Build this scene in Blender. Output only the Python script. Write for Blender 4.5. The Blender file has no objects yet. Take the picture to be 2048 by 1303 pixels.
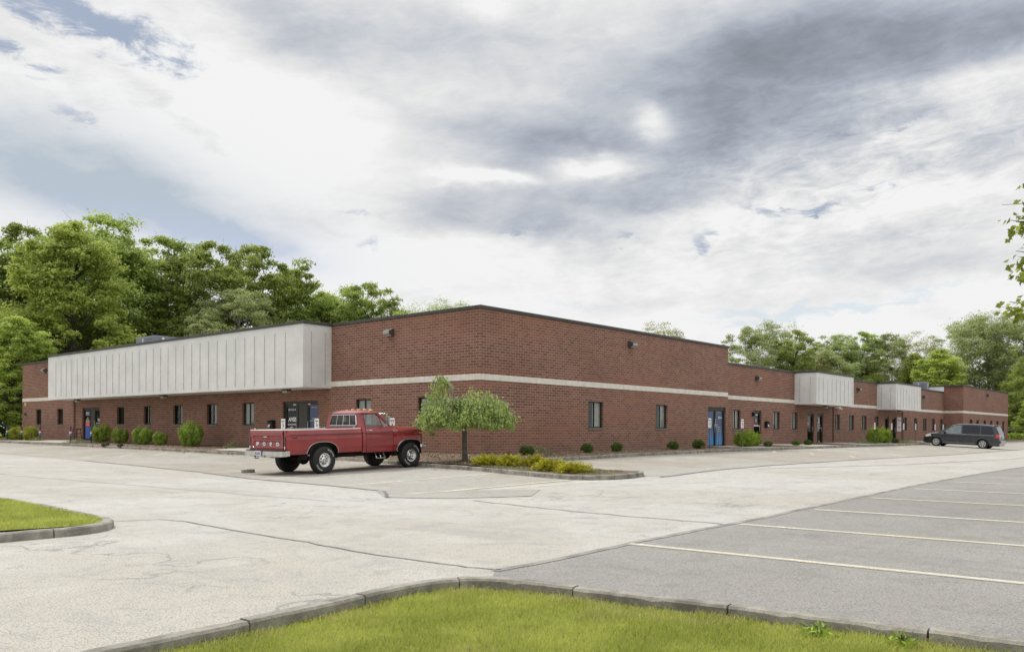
import bpy, bmesh, math, random
import numpy as np
from mathutils import Vector, Matrix
R = math.radians
rng = np.random.default_rng(11)
random.seed(5)
scene = bpy.context.scene
col = scene.collection

# ------------------------------------------------------------------ helpers
def link(o):
    col.objects.link(o); return o

def tag(o, label=None, cat=None, group=None, kind=None):
    if label: o["label"] = label
    if cat: o["category"] = cat
    if group: o["group"] = group
    if kind: o["kind"] = kind
    return o

def empty(name, loc=(0, 0, 0), rz=0.0, label=None, cat=None, group=None, parent=None):
    o = bpy.data.objects.new(name, None)
    o.empty_display_size = 0.3
    o.location = loc; o.rotation_euler = (0, 0, rz)
    if parent: o.parent = parent
    link(o)
    return tag(o, label, cat, group)

def copy_tree(o, parent=None):
    c = o.copy(); link(c)
    if parent: c.parent = parent
    for ch in list(o.children):
        copy_tree(ch, c)
    return c

class MB:
    def __init__(s):
        s.v = []; s.f = []; s.m = []
    def add(s, vs, fs, m=0):
        b = len(s.v); s.v += [tuple(p) for p in vs]
        for f in fs:
            s.f.append(tuple(i + b for i in f)); s.m.append(m)
        return s
    def quad(s, a, b, c, d, m=0):
        return s.add([a, b, c, d], [(0, 1, 2, 3)], m)
    def box(s, x0, x1, y0, y1, z0, z1, m=0):
        v = [(x0, y0, z0), (x1, y0, z0), (x1, y1, z0), (x0, y1, z0), (x0, y0, z1), (x1, y0, z1), (x1, y1, z1), (x0, y1, z1)]
        return s.add(v, [(0, 3, 2, 1), (4, 5, 6, 7), (0, 1, 5, 4), (1, 2, 6, 5), (2, 3, 7, 6), (3, 0, 4, 7)], m)
    def obox(s, c, ax, ay, az, m=0):
        c = Vector(c); ax = Vector(ax); ay = Vector(ay); az = Vector(az)
        v = [c - ax - ay - az, c + ax - ay - az, c + ax + ay - az, c - ax + ay - az, c - ax - ay + az, c + ax - ay + az, c + ax + ay + az, c - ax + ay + az]
        return s.add(v, [(0, 3, 2, 1), (4, 5, 6, 7), (0, 1, 5, 4), (1, 2, 6, 5), (2, 3, 7, 6), (3, 0, 4, 7)], m)
    def tube(s, pts, r, n=8, m=0, cap=True):
        pts = [Vector(p) for p in pts]
        rs = r if isinstance(r, (list, tuple)) else [r] * len(pts)
        vs = []; fs = []
        up = None
        for i, p in enumerate(pts):
            t = (pts[min(i + 1, len(pts) - 1)] - pts[max(i - 1, 0)])
            if t.length < 1e-6: t = Vector((0, 0, 1))
            t.normalize()
            if up is None:
                up = Vector((0, 0, 1)) if abs(t.z) < .9 else Vector((1, 0, 0))
            a = t.cross(up)
            if a.length < 1e-4: a = t.cross(Vector((0, 1, 0)))
            a.normalize(); b = a.cross(t).normalized(); up = b
            for k in range(n):
                an = 2 * math.pi * k / n
                vs.append(p + (a * math.cos(an) + b * math.sin(an)) * rs[i])
        for i in range(len(pts) - 1):
            for k in range(n):
                fs.append((i * n + k, i * n + (k + 1) % n, (i + 1) * n + (k + 1) % n, (i + 1) * n + k))
        if cap:
            fs.append(tuple(range(n - 1, -1, -1))); L = (len(pts) - 1) * n
            fs.append(tuple(range(L, L + n)))
        return s.add(vs, fs, m)
    def lathe_y(s, prof, c, n=32, m=0):      # prof [(r, y)], spun about the y axis through c
        vs = []; fs = []
        for (r, y) in prof:
            for k in range(n):
                a = 2 * math.pi * k / n
                vs.append((c[0] + r * math.cos(a), c[1] + y, c[2] + r * math.sin(a)))
        for i in range(len(prof) - 1):
            for k in range(n):
                fs.append((i * n + k, i * n + (k + 1) % n, (i + 1) * n + (k + 1) % n, (i + 1) * n + k))
        return s.add(vs, fs, m)
    def grid(s, fn, nu, nv, m=0, flip=False):
        vs = [fn(i / nu, j / nv) for j in range(nv + 1) for i in range(nu + 1)]
        fs = []
        for j in range(nv):
            for i in range(nu):
                a = j * (nu + 1) + i
                q = (a, a + 1, a + nu + 2, a + nu + 1)
                fs.append(q[::-1] if flip else q)
        return s.add(vs, fs, m)
    def build(s, name, mats, parent=None, smooth=False, bevel=0, solid=0, recalc=False, seg=2, angle=40):
        me = bpy.data.meshes.new(name)
        me.from_pydata(s.v, [], s.f)
        for mm in (mats if isinstance(mats, (list, tuple)) else [mats]): me.materials.append(mm)
        me.polygons.foreach_set("material_index", s.m)
        if recalc:
            bm = bmesh.new(); bm.from_mesh(me); bmesh.ops.remove_doubles(bm, verts=bm.verts, dist=1e-5)
            bmesh.ops.recalc_face_normals(bm, faces=bm.faces); bm.to_mesh(me); bm.free()
        if smooth: me.polygons.foreach_set("use_smooth", [True] * len(me.polygons))
        me.update()
        o = bpy.data.objects.new(name, me)
        if parent: o.parent = parent
        link(o)
        if solid:
            md = o.modifiers.new("s", 'SOLIDIFY'); md.thickness = solid; md.offset = -1 if solid > 0 else 1
            md.thickness = abs(solid)
        if bevel:
            md = o.modifiers.new("b", 'BEVEL'); md.width = bevel; md.segments = seg; md.limit_method = 'ANGLE'; md.angle_limit = R(angle)
        return o

def np_mesh(name, verts, faces, mats, parent=None, smooth=False, mi=None):
    """verts (n,3) float, faces (m,k) int, all faces with k corners"""
    me = bpy.data.meshes.new(name)
    n, m, k = len(verts), len(faces), faces.shape[1]
    me.vertices.add(n); me.vertices.foreach_set("co", np.asarray(verts, dtype=np.float32).ravel())
    me.loops.add(m * k); me.loops.foreach_set("vertex_index", np.asarray(faces, dtype=np.int32).ravel())
    me.polygons.add(m); me.polygons.foreach_set("loop_start", np.arange(0, m * k, k, dtype=np.int32))
    me.polygons.foreach_set("loop_total", np.full(m, k, dtype=np.int32))
    for mm in (mats if isinstance(mats, (list, tuple)) else [mats]): me.materials.append(mm)
    if mi is not None: me.polygons.foreach_set("material_index", mi)
    me.update(calc_edges=True)
    o = bpy.data.objects.new(name, me)
    if parent: o.parent = parent
    return link(o)

# ------------------------------------------------------------------ materials
def new_mat(name):
    m = bpy.data.materials.new(name); m.use_nodes = True
    nt = m.node_tree; nt.nodes.clear()
    out = nt.nodes.new("ShaderNodeOutputMaterial")
    return m, nt, out

class NT:
    def __init__(s, nt): s.nt = nt; s.n = nt.nodes; s.l = nt.links
    def node(s, t, **kw):
        n = s.n.new(t)
        for k, v in kw.items(): setattr(n, k, v)
        return n
    def put(s, sock, v):
        if isinstance(v, bpy.types.NodeSocket): s.l.new(v, sock)
        elif v is not None:
            try: sock.default_value = v
            except Exception:
                sock.default_value = (*v, 1.0) if len(v) == 3 else v
    def math(s, op, a, b=None, c=None, clamp=False):
        n = s.node("ShaderNodeMath", operation=op, use_clamp=clamp)
        s.put(n.inputs[0], a)
        if b is not None: s.put(n.inputs[1], b)
        if c is not None: s.put(n.inputs[2], c)
        return n.outputs[0]
    def vmath(s, op, a, b=None):
        n = s.node("ShaderNodeVectorMath", operation=op); s.put(n.inputs[0], a)
        if b is not None: s.put(n.inputs[1], b)
        return n.outputs[0]
    def mix(s, f, a, b, blend='MIX'):
        n = s.node("ShaderNodeMix", data_type='RGBA', blend_type=blend)
        s.put(n.inputs[0], f)
        for i, v in ((6, a), (7, b)):
            if isinstance(v, tuple) and len(v) == 3: v = (*v, 1.0)
            s.put(n.inputs[i], v)
        return n.outputs[2]
    def noise(s, vec, scale, detail=4, rough=.6, dist=0.0, out=0):
        n = s.node("ShaderNodeTexNoise"); s.put(n.inputs["Vector"], vec)
        n.inputs["Scale"].default_value = scale; n.inputs["Detail"].default_value = detail
        n.inputs["Roughness"].default_value = rough; n.inputs["Distortion"].default_value = dist
        return n.outputs[out]
    def ramp(s, f, stops):
        n = s.node("ShaderNodeValToRGB"); s.put(n.inputs[0], f)
        e = n.color_ramp.elements
        while len(e) < len(stops): e.new(.5)
        for el, (p, c) in zip(e, stops):
            el.position = p; el.color = (*c, 1.0) if isinstance(c, tuple) else (c, c, c, 1.0)
        return n.outputs[0]
    def step(s, x, a, b):
        n = s.node("ShaderNodeMapRange", interpolation_type='SMOOTHSTEP')
        s.put(n.inputs[0], x); n.inputs[1].default_value = a; n.inputs[2].default_value = b
        return n.outputs[0]
    def pos(s): return s.node("ShaderNodeNewGeometry").outputs["Position"]
    def obj(s): return s.node("ShaderNodeTexCoord").outputs["Object"]
    def scale(s, v, sc):
        n = s.node("ShaderNodeMapping"); s.put(n.inputs[0], v); n.inputs[3].default_value = sc; return n.outputs[0]
    def bump(s, h, strength=.3, dist=.01):
        n = s.node("ShaderNodeBump"); n.inputs["Strength"].default_value = strength; n.inputs["Distance"].default_value = dist
        s.put(n.inputs["Height"], h); return n.outputs[0]

def simple(name, base, rough=.6, metal=0.0, var=.12, nscale=6.0, bump=0.0, coat=0.0, spec=.5, fine=0.0):
    m, nt, out = new_mat(name); t = NT(nt)
    p = t.node("ShaderNodeBsdfPrincipled")
    v = t.obj()
    nz = t.noise(v, nscale, 5, .65)
    d = tuple(c * (1 - var) for c in base); u = tuple(min(1, c * (1 + var)) for c in base)
    c = t.mix(t.step(nz, .3, .7), d, u)
    if fine:
        c = t.mix(t.math('MULTIPLY', t.step(t.noise(v, nscale * 22, 3, .7), .45, .75), fine), c, tuple(x * .45 for x in base))
    t.put(p.inputs["Base Color"], c)
    t.put(p.inputs["Roughness"], t.math('ADD', rough - .06, t.math('MULTIPLY', nz, .12)))
    p.inputs["Metallic"].default_value = metal
    p.inputs["Specular IOR Level"].default_value = spec
    if coat: p.inputs["Coat Weight"].default_value = coat; p.inputs["Coat Roughness"].default_value = .08
    if bump: t.put(p.inputs["Normal"], t.bump(t.noise(v, nscale * 5, 4, .7), bump, .01))
    nt.links.new(p.outputs[0], out.inputs[0]); return m

def brick_mat():
    m, nt, out = new_mat("red_brick"); t = NT(nt)
    g = t.node("ShaderNodeNewGeometry")
    sp = t.node("ShaderNodeSeparateXYZ"); t.put(sp.inputs[0], g.outputs["Position"])
    sn = t.node("ShaderNodeSeparateXYZ"); t.put(sn.inputs[0], g.outputs["True Normal"])
    ax = t.math('ABSOLUTE', sn.outputs[0]); ay = t.math('ABSOLUTE', sn.outputs[1])
    u = t.math('ADD', t.math('MULTIPLY', sp.outputs[0], t.math('GREATER_THAN', ay, .5)), t.math('MULTIPLY', sp.outputs[1], t.math('GREATER_THAN', ax, .5)))
    cb = t.node("ShaderNodeCombineXYZ"); t.put(cb.inputs[0], t.math('ADD', u, 100.0)); t.put(cb.inputs[1], t.math('ADD', sp.outputs[2], 10.0)); vec = cb.outputs[0]
    def brick(c1, c2, mo, bias, ms=.0105):
        b = t.node("ShaderNodeTexBrick"); b.offset = .5; b.squash = 1.0
        t.put(b.inputs["Vector"], vec)
        t.put(b.inputs["Color1"], (*c1, 1)); t.put(b.inputs["Color2"], (*c2, 1)); t.put(b.inputs["Mortar"], (*mo, 1))
        b.inputs["Scale"].default_value = 1; b.inputs["Mortar Size"].default_value = ms; b.inputs["Mortar Smooth"].default_value = .2
        b.inputs["Bias"].default_value = bias; b.inputs["Brick Width"].default_value = .305; b.inputs["Row Height"].default_value = .1035
        return b
    b1 = brick((.155, .074, .055), (.262, .132, .098), (.42, .31, .25), 0)
    b2 = brick((0, 0, 0), (1, 1, 1), (0, 0, 0), -.72)
    # darker courses and patches
    patch = t.step(t.noise(t.scale(vec, (.55, 1.7, 1)), 1.0, 4, .7), .48, .66)
    c = t.mix(t.math('MULTIPLY', t.math('MULTIPLY', b2.outputs[0], patch), .78), b1.outputs[0], (.075, .040, .036))
    c = t.mix(t.math('MULTIPLY', t.step(t.noise(t.scale(vec, (.14, .8, 1)), 1.0, 5, .6), .42, .68), .45), c, (.31, .145, .09))
    c = t.mix(t.math('MULTIPLY', t.step(t.noise(vec, .35, 4, .6), .45, .75), .30), c, (.115, .052, .042))
    # grime toward the ground
    gr = t.math('MULTIPLY', t.math('SUBTRACT', 1.0, t.step(sp.outputs[2], .4, 1.1)), .22)
    c = t.mix(gr, c, (.22, .17, .13))
    p = t.node("ShaderNodeBsdfPrincipled"); t.put(p.inputs["Base Color"], c); p.inputs["Roughness"].default_value = .86; p.inputs["Specular IOR Level"].default_value = .25
    h = t.math('ADD', t.math('SUBTRACT', 1.0, b1.outputs["Fac"]), t.math('MULTIPLY', t.noise(vec, 60, 3, .7), .3))
    t.put(p.inputs["Normal"], t.bump(h, .5, .006))
    nt.links.new(p.outputs[0], out.inputs[0]); return m

def ground_mat(name, base, dark, stain, speck=.5, crack=.5, crack_scale=.35, mott=.5, tracks=False):
    m, nt, out = new_mat(name); t = NT(nt); v = t.pos()
    big = t.noise(v, .16, 6, .62, .6); mid = t.noise(v, 1.1, 5, .7, .4)
    c = t.mix(t.math('MULTIPLY', t.step(big, .40, .60), mott), base, stain)
    c = t.mix(t.math('MULTIPLY', t.step(t.noise(t.vmath('ADD', v, (40, 9, 0)), .42, 6, .66, 1.2), .50, .66), .35 * mott), c, tuple(min(1, x * 1.18) for x in base))
    c = t.mix(t.math('MULTIPLY', t.step(mid, .47, .72), .55), c, dark)
    c = t.mix(t.math('MULTIPLY', t.step(t.noise(v, 3.3, 7, .72, 1.0), .50, .68), .6 * mott), c, dark)
    c = t.mix(t.math('MULTIPLY', t.step(t.noise(t.vmath('ADD', v, (11, 5, 0)), 9.0, 5, .72), .52, .70), .45 * mott), c, tuple(x * .8 for x in dark))
    fine = t.noise(v, 52, 3, .8); fine2 = t.noise(v, 95, 2, .8)
    c = t.mix(t.math('MULTIPLY', t.step(fine, .47, .68), speck), c, tuple(x * .45 for x in dark))
    c = t.mix(t.math('MULTIPLY', t.step(fine2, .52, .72), speck * .8), c, tuple(min(1, x * 1.5) for x in base))
    sp = t.node("ShaderNodeTexVoronoi", feature='F1'); t.put(sp.inputs["Vector"], v); sp.inputs["Scale"].default_value = 7
    c = t.mix(t.math('MULTIPLY', t.math('LESS_THAN', sp.outputs["Distance"], .05), .5), c, tuple(x * .3 for x in dark))
    if tracks:   # worn wheel paths along the aisle
        w = t.noise(t.scale(v, (1.6, .10, 1)), 1.0, 5, .6, .8); w2 = t.noise(t.scale(v, (.09, 1.1, 1)), 1.0, 5, .6, .8)
        c = t.mix(t.math('MULTIPLY', t.step(w, .54, .72), .35), c, dark)
        c = t.mix(t.math('MULTIPLY', t.step(w2, .56, .74), .35), c, dark)
    # cracks: warped cell borders, present only in patches
    wv = t.vmath('ADD', v, t.vmath('SCALE', t.noise(v, 1.4, 4, .7, 0, 1), None)) if False else None
    nn = t.node("ShaderNodeTexNoise"); t.put(nn.inputs["Vector"], v); nn.inputs["Scale"].default_value = 1.3; nn.inputs["Detail"].default_value = 5
    sc = t.node("ShaderNodeVectorMath", operation='SCALE'); t.put(sc.inputs[0], nn.outputs[1]); sc.inputs["Scale"].default_value = 1.5
    wv = t.vmath('ADD', v, sc.outputs[0])
    hh = []
    for (s_, wd, lo, hi, off) in ((crack_scale, .011, .50, .62, 0.0), (crack_scale * 4.2, .011, .60, .72, 31.0)):
        vo = t.node("ShaderNodeTexVoronoi", feature='DISTANCE_TO_EDGE'); t.put(vo.inputs["Vector"], wv); vo.inputs["Scale"].default_value = s_
        ln = t.math('SUBTRACT', 1.0, t.step(vo.outputs["Distance"], wd * .3, wd))
        mk = t.step(t.noise(t.vmath('ADD', v, (off, off, 0)), .28, 3, .6), lo, hi)
        hh.append(t.math('MULTIPLY', t.math('MULTIPLY', ln, mk), crack))
    k = t.math('MAXIMUM', hh[0], hh[1])
    c = t.mix(t.math('MULTIPLY', k, .75), c, tuple(x * .5 for x in dark))
    p = t.node("ShaderNodeBsdfPrincipled"); t.put(p.inputs["Base Color"], c); p.inputs["Roughness"].default_value = .92; p.inputs["Specular IOR Level"].default_value = .2
    t.put(p.inputs["Normal"], t.bump(t.math('SUBTRACT', t.math('ADD', fine, t.math('MULTIPLY', fine2, .6)), k), .35, .012))
    nt.links.new(p.outputs[0], out.inputs[0]); return m

def foliage_mat(name, dark, light, trans=.35, nscale=.5, tint=None):
    m, nt, out = new_mat(name); t = NT(nt)
    g = t.node("ShaderNodeNewGeometry"); rnd = g.outputs["Random Per Island"]
    nz = t.noise(g.outputs["Position"], nscale, 3, .6)
    f = t.math('ADD', t.math('MULTIPLY', rnd, .55), t.math('MULTIPLY', t.step(nz, .32, .68), .45))
    c = t.mix(f, dark, light)
    if tint: c = t.mix(t.math('GREATER_THAN', rnd, 1 - tint[0]), c, tint[1])
    oi = t.node("ShaderNodeObjectInfo")
    hs = t.node("ShaderNodeHueSaturation"); t.put(hs.inputs["Color"], c)
    t.put(hs.inputs["Hue"], t.math('ADD', .498, t.math('MULTIPLY', oi.outputs["Random"], .014)))
    t.put(hs.inputs["Value"], t.math('ADD', .86, t.math('MULTIPLY', oi.outputs["Random"], .3)))
    c = hs.outputs[0]
    d = t.node("ShaderNodeBsdfPrincipled"); t.put(d.inputs["Base Color"], c); d.inputs["Roughness"].default_value = .55; d.inputs["Specular IOR Level"].default_value = .25
    tr = t.node("ShaderNodeBsdfTranslucent"); t.put(tr.inputs[0], t.mix(.5, c, light, 'ADD') if False else c)
    ms = t.node("ShaderNodeMixShader"); ms.inputs[0].default_value = trans
    nt.links.new(d.outputs[0], ms.inputs[1]); nt.links.new(tr.outputs[0], ms.inputs[2]); nt.links.new(ms.outputs[0], out.inputs[0]); return m

def glass_mat(name, tint=(.30, .33, .31), refl=.12):
    m, nt, out = new_mat(name); t = NT(nt)
    tr = t.node("ShaderNodeBsdfTransparent"); t.put(tr.inputs[0], (*tint, 1))
    gl = t.node("ShaderNodeBsdfGlossy"); gl.inputs["Roughness"].default_value = .03; t.put(gl.inputs[0], (.9, .93, .93, 1))
    v = t.obj(); t.put(gl.inputs["Normal"], t.bump(t.noise(v, 1.2, 2, .5), .08, .05))
    ge = t.node("ShaderNodeNewGeometry"); dp = t.node("ShaderNodeVectorMath", operation='DOT_PRODUCT'); t.put(dp.inputs[0], ge.outputs["Normal"]); t.put(dp.inputs[1], ge.outputs["Incoming"])
    fr = t.math('POWER', t.math('SUBTRACT', 1.0, t.math('ABSOLUTE', dp.outputs["Value"]), clamp=True), 4.0)
    ms = t.node("ShaderNodeMixShader"); t.put(ms.inputs[0], t.math('ADD', t.math('MULTIPLY', fr, .8), refl, clamp=True))
    nt.links.new(tr.outputs[0], ms.inputs[1]); nt.links.new(gl.outputs[0], ms.inputs[2]); nt.links.new(ms.outputs[0], out.inputs[0]); return m

M = {}
M['brick'] = brick_mat()
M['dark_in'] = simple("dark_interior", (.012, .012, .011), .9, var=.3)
M['stone'] = simple("limestone_band", (.74, .71, .64), .85, var=.10, nscale=3, bump=.4, fine=.25)
M['panel'] = simple("white_panel", (.72, .72, .70), .8, var=.07, nscale=.8, bump=.15, fine=.08)
M['rib'] = simple("batten_shadow_stain", (.52, .515, .48), .8, var=.15)  # panel paint darkened: batten shadow lines and stain put into one tone
M['soffit'] = simple("soffit_paint", (.55, .54, .50), .8, var=.08)
M['coping'] = simple("charcoal_coping", (.055, .055, .055), .5, .2, var=.25, nscale=1.5)
M['roof'] = simple("roof_membrane", (.18, .18, .17), .9)
M['white_roof'] = simple("white_parapet", (.78, .78, .78), .6, var=.05)
M['bronze'] = simple("dark_bronze_frame", (.030, .030, .026), .45, .3, var=.2)
M['alu'] = simple("window_sill_metal", (.17, .165, .15), .5, .3, var=.15)
M['glass'] = glass_mat("window_glass", (.85, .87, .85), .06)
M['door_glass'] = glass_mat("door_glass", (.12, .13, .12), .02)
M['blind'] = simple("vertical_blinds", (.50, .52, .48), .8, var=.12, nscale=4)
M['black'] = simple("black_plastic", (.012, .012, .012), .4, var=.2)
M['white'] = simple("white_paint", (.78, .78, .78), .5, var=.04)
M['paper'] = simple("white_paper", (.72, .72, .74), .8, var=.06)
M['grey_lamp'] = simple("lamp_lens", (.42, .42, .40), .25, var=.1)
M['lamp_case'] = simple("lamp_case", (.09, .085, .075), .5, .3)
M['kerb'] = simple("concrete_kerb", (.255, .24, .205), .9, var=.42, nscale=3.2, bump=.9, fine=.55)
M['kerbgap'] = simple("kerb_joint", (.06, .055, .045), .95, var=.3)
M['walk'] = simple("concrete_walk", (.43, .40, .35), .9, var=.12, nscale=1.5, bump=.3, fine=.2)
M['aisle'] = ground_mat("old_pavement", (.475, .466, .438), (.29, .284, .27), (.425, .400, .350), 1.0, .65, .30, 1.0, True)
M['asphalt_l'] = ground_mat("stall_asphalt", (.385, .37, .335), (.25, .242, .225), (.335, .30, .25), .9, .7, .24, 1.0)
M['asphalt_r'] = ground_mat("new_asphalt", (.30, .292, .275), (.19, .186, .178), (.255, .245, .225), .9, .2, .18, .6, True)
M['patch'] = ground_mat("asphalt_patch", (.36, .35, .32), (.27, .26, .24), (.35, .33, .29), .8, .3, .3, .6)
M['seal'] = simple("crack_sealer", (.13, .127, .12), .7, var=.4, nscale=1.5)
M['seal2'] = simple("faded_crack_sealer", (.24, .23, .21), .85, var=.35, nscale=2.5)
M['mulch'] = ground_mat("bark_mulch", (.16, .115, .080), (.075, .052, .036), (.20, .155, .11), .95, .0, 1, .6)
M['forest'] = ground_mat("forest_floor", (.08, .09, .035), (.04, .045, .02), (.10, .085, .045), .6, 0, 1, .6)
M['lawn'] = ground_mat("lawn_soil", (.24, .28, .06), (.13, .15, .04), (.30, .28, .12), .5, 0, 1, .6)
M['grassy'] = foliage_mat("grass_blades", (.27, .315, .055), (.60, .61, .16), .45, 1.4, (.05, (.36, .30, .13)))
M['leaf'] = foliage_mat("broad_leaves", (.24, .305, .08), (.53, .62, .165), .5, .35)
M['leaf2'] = foliage_mat("yellow_green_leaves", (.26, .315, .07), (.60, .67, .16), .5, .35)
M['leaf3'] = foliage_mat("grey_green_leaves", (.25, .295, .11), (.56, .62, .28), .5, .4)
M['leaf4'] = foliage_mat("olive_leaves", (.22, .23, .07), (.48, .48, .18), .5, .4)
M['bush'] = foliage_mat("bush_leaves", (.11, .17, .025), (.42, .54, .08), .3, 3.0)
M['ybush'] = foliage_mat("yellow_bush_leaves", (.16, .20, .02), (.52, .54, .05), .3, 3.0)
M['ygbush'] = foliage_mat("bright_bush_leaves", (.12, .19, .018), (.42, .54, .055), .3, 3.0)
M['jun'] = foliage_mat("juniper_sprays", (.075, .095, .02), (.74, .66, .05), .25, 7.0)
M['dgbush'] = foliage_mat("dark_bush_leaves", (.045, .078, .014), (.17, .25, .035), .3, 3.0)
M['weep'] = foliage_mat("weeping_leaves", (.17, .235, .06), (.52, .63, .20), .4, 3.0)
M['maple'] = foliage_mat("maple_leaves", (.10, .12, .018), (.33, .36, .06), .4, 2.0, (.10, (.42, .45, .06)))
M['weed'] = foliage_mat("weed_leaves", (.14, .165, .07), (.34, .37, .17), .3, 3.0)
M['bark'] = simple("tree_bark", (.060, .050, .040), .95, var=.35, nscale=3, bump=.6)
M['twig'] = simple("grey_twig", (.24, .21, .20), .9, var=.25, nscale=8)
M['bark_g'] = simple("grey_bark", (.115, .11, .085), .95, var=.3, nscale=6, bump=.7)
M['rock'] = simple("brown_rock", (.07, .045, .03), .9, var=.4)
M['hvac'] = simple("rooftop_unit_steel", (.22, .24, .27), .45, .4, var=.1)
M['hvac_d'] = simple("rooftop_unit_grille", (.11, .12, .14), .6, .2)
# vehicle
M['red'] = simple("faded_red_paint", (.255, .024, .026), .33, 0, var=.2, nscale=1.3, coat=.6, fine=.06)
M['red2'] = simple("deep_red_paint", (.25, .014, .018), .20, 0, var=.10, nscale=2, coat=.8)
M['chrome'] = simple("chrome", (.75, .75, .74), .16, 1.0, var=.06)
M['steel'] = simple("dull_bumper_steel", (.58, .57, .54), .38, .75, var=.12, nscale=5)
M['tyre'] = simple("tyre_rubber", (.020, .020, .021), .75, var=.25, nscale=9)
M['under'] = simple("chassis_black", (.012, .011, .010), .8, var=.4)
M['tail'] = simple("tail_lamp_red", (.085, .004, .008), .2, var=.1, coat=.6)
M['tail2'] = simple("bright_tail_lamp", (.60, .02, .02), .2, var=.1, coat=.6)
M['amber'] = simple("amber_lens", (.85, .33, .02), .25, var=.1, coat=.5)
M['lens'] = simple("clear_lamp_lens", (.70, .66, .55), .15, var=.1, coat=.6)
M['railcap'] = simple("white_rail_cap", (.80, .79, .76), .3, .1, var=.05)
M['carglass'] = glass_mat("vehicle_glass", (.28, .30, .29), .05)
M['carglass2'] = glass_mat("clear_vehicle_glass", (.75, .80, .80), .14)
M['seat'] = simple("seat_vinyl", (.03, .028, .03), .6)
M['van'] = simple("charcoal_van_paint", (.040, .043, .052), .26, .35, var=.08, coat=.7)
M['vanroof'] = simple("van_trim_silver", (.34, .35, .37), .35, .5)
M['vanglass'] = simple("tinted_van_glass", (.010, .013, .020), .08, var=.2)
M['vanglass2'] = simple("clear_van_glass", (.16, .19, .20), .07, var=.3, nscale=5)
M['hubcap'] = simple("silver_hubcap", (.62, .62, .62), .3, .6, var=.05)
M['plate'] = simple("plate_white", (.62, .66, .74), .5, var=.1, nscale=20)
M['stripe'] = simple("trim_stripe_dark", (.06, .045, .055), .5, .2)
M['navy'] = simple("navy_sign", (.035, .05, .16), .5)
M['blue'] = simple("blue_sign", (.04, .12, .45), .5)
M['redsign'] = simple("red_sign", (.55, .05, .03), .5)
M['ink'] = simple("dark_ink", (.02, .022, .05), .6)
M['inkgrey'] = simple("grey_ink", (.24, .25, .27), .6)
M['ltxt'] = simple("white_lettering", (.80, .80, .80), .6, var=.03)
M['rtxt'] = simple("red_lettering", (.55, .03, .03), .6, var=.03)
M['tan'] = simple("tan_notice", (.62, .42, .22), .7)
M['wood'] = simple("stool_wood", (.05, .022, .016), .5)
M['mid_door'] = simple("grey_door_panel", (.055, .052, .047), .6, var=.12)
M['greypost'] = simple("galvanised_post", (.10, .095, .09), .5, .5)

def line_mat():
    m, nt, out = new_mat("worn_line_paint"); t = NT(nt); v = t.pos()
    c = t.mix(t.step(t.noise(v, .25, 3, .6), .35, .65), (.82, .75, .50), (.82, .79, .68))
    p = t.node("ShaderNodeBsdfPrincipled"); t.put(p.inputs["Base Color"], c); p.inputs["Roughness"].default_value = .8
    tr = t.node("ShaderNodeBsdfTransparent")
    a = t.step(t.math('ADD', t.noise(v, 14, 4, .75), t.math('MULTIPLY', t.noise(v, .7, 3, .6), .35)), .40, .66)
    ms = t.node("ShaderNodeMixShader"); t.put(ms.inputs[0], t.math('SUBTRACT', 1.0, t.math('MULTIPLY', a, .55)))
    nt.links.new(tr.outputs[0], ms.inputs[1]); nt.links.new(p.outputs[0], ms.inputs[2]); nt.links.new(ms.outputs[0], out.inputs[0]); return m
M['line'] = line_mat()
def poster_mat():
    m, nt, out = new_mat("blue_door_graphic"); t = NT(nt); g = t.pos()
    sp = t.node("ShaderNodeSeparateXYZ"); t.put(sp.inputs[0], g)
    zz = sp.outputs[2]
    uu = t.math('ADD', sp.outputs[0], sp.outputs[1])
    c = t.mix(t.step(t.math('ADD', zz, t.math('MULTIPLY', uu, .25)), 6.0, 5.0), (.045, .075, .16), (.045, .075, .16))
    c = t.mix(t.math('SUBTRACT', 1.0, t.step(zz, .5, 1.65)), (.042, .068, .15), (.08, .27, .62))
    w = t.node("ShaderNodeTexWave", wave_type='BANDS'); t.put(w.inputs["Vector"], t.scale(g, (1, 1, 1.5))); w.inputs["Scale"].default_value = 1.6; w.inputs["Distortion"].default_value = 3.0
    w.inputs["Detail"].default_value = 1
    lowmask = t.math('SUBTRACT', 1.0, t.step(zz, 1.1, 1.7))
    c = t.mix(t.math('MULTIPLY', t.math('MULTIPLY', t.step(w.outputs[1], .75, 1.0), lowmask), .45), c, (.35, .6, .85))
    p = t.node("ShaderNodeBsdfPrincipled"); t.put(p.inputs["Base Color"], c); p.inputs["Roughness"].default_value = .25
    nt.links.new(p.outputs[0], out.inputs[0]); return m
M['poster'] = poster_mat()

# ------------------------------------------------------------------ camera
B = 0.42                                   # finished level of the building above the lot
CAM = Vector((-22.96, -21.61, 1.367))
yaw = R(41.084); roll = .0046
v = Vector((math.cos(yaw), math.sin(yaw), 0)); r = Vector((math.sin(yaw), -math.cos(yaw), 0)); up = Vector((0, 0, 1))
ex = r * math.cos(roll) + up * math.sin(roll); ey = up * math.cos(roll) - r * math.sin(roll)
cam = bpy.data.cameras.new("camera"); co = link(bpy.data.objects.new("camera", cam))
co.matrix_world = Matrix(((ex.x, ey.x, -v.x, CAM.x), (ex.y, ey.y, -v.y, CAM.y), (ex.z, ey.z, -v.z, CAM.z), (0, 0, 0, 1)))
cam.sensor_width = 36; cam.lens = 36 * 1690 / 2048; cam.shift_y = (858.88 - 651.5) / 2048
cam.clip_start = .1; cam.clip_end = 4000
scene.camera = co

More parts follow.
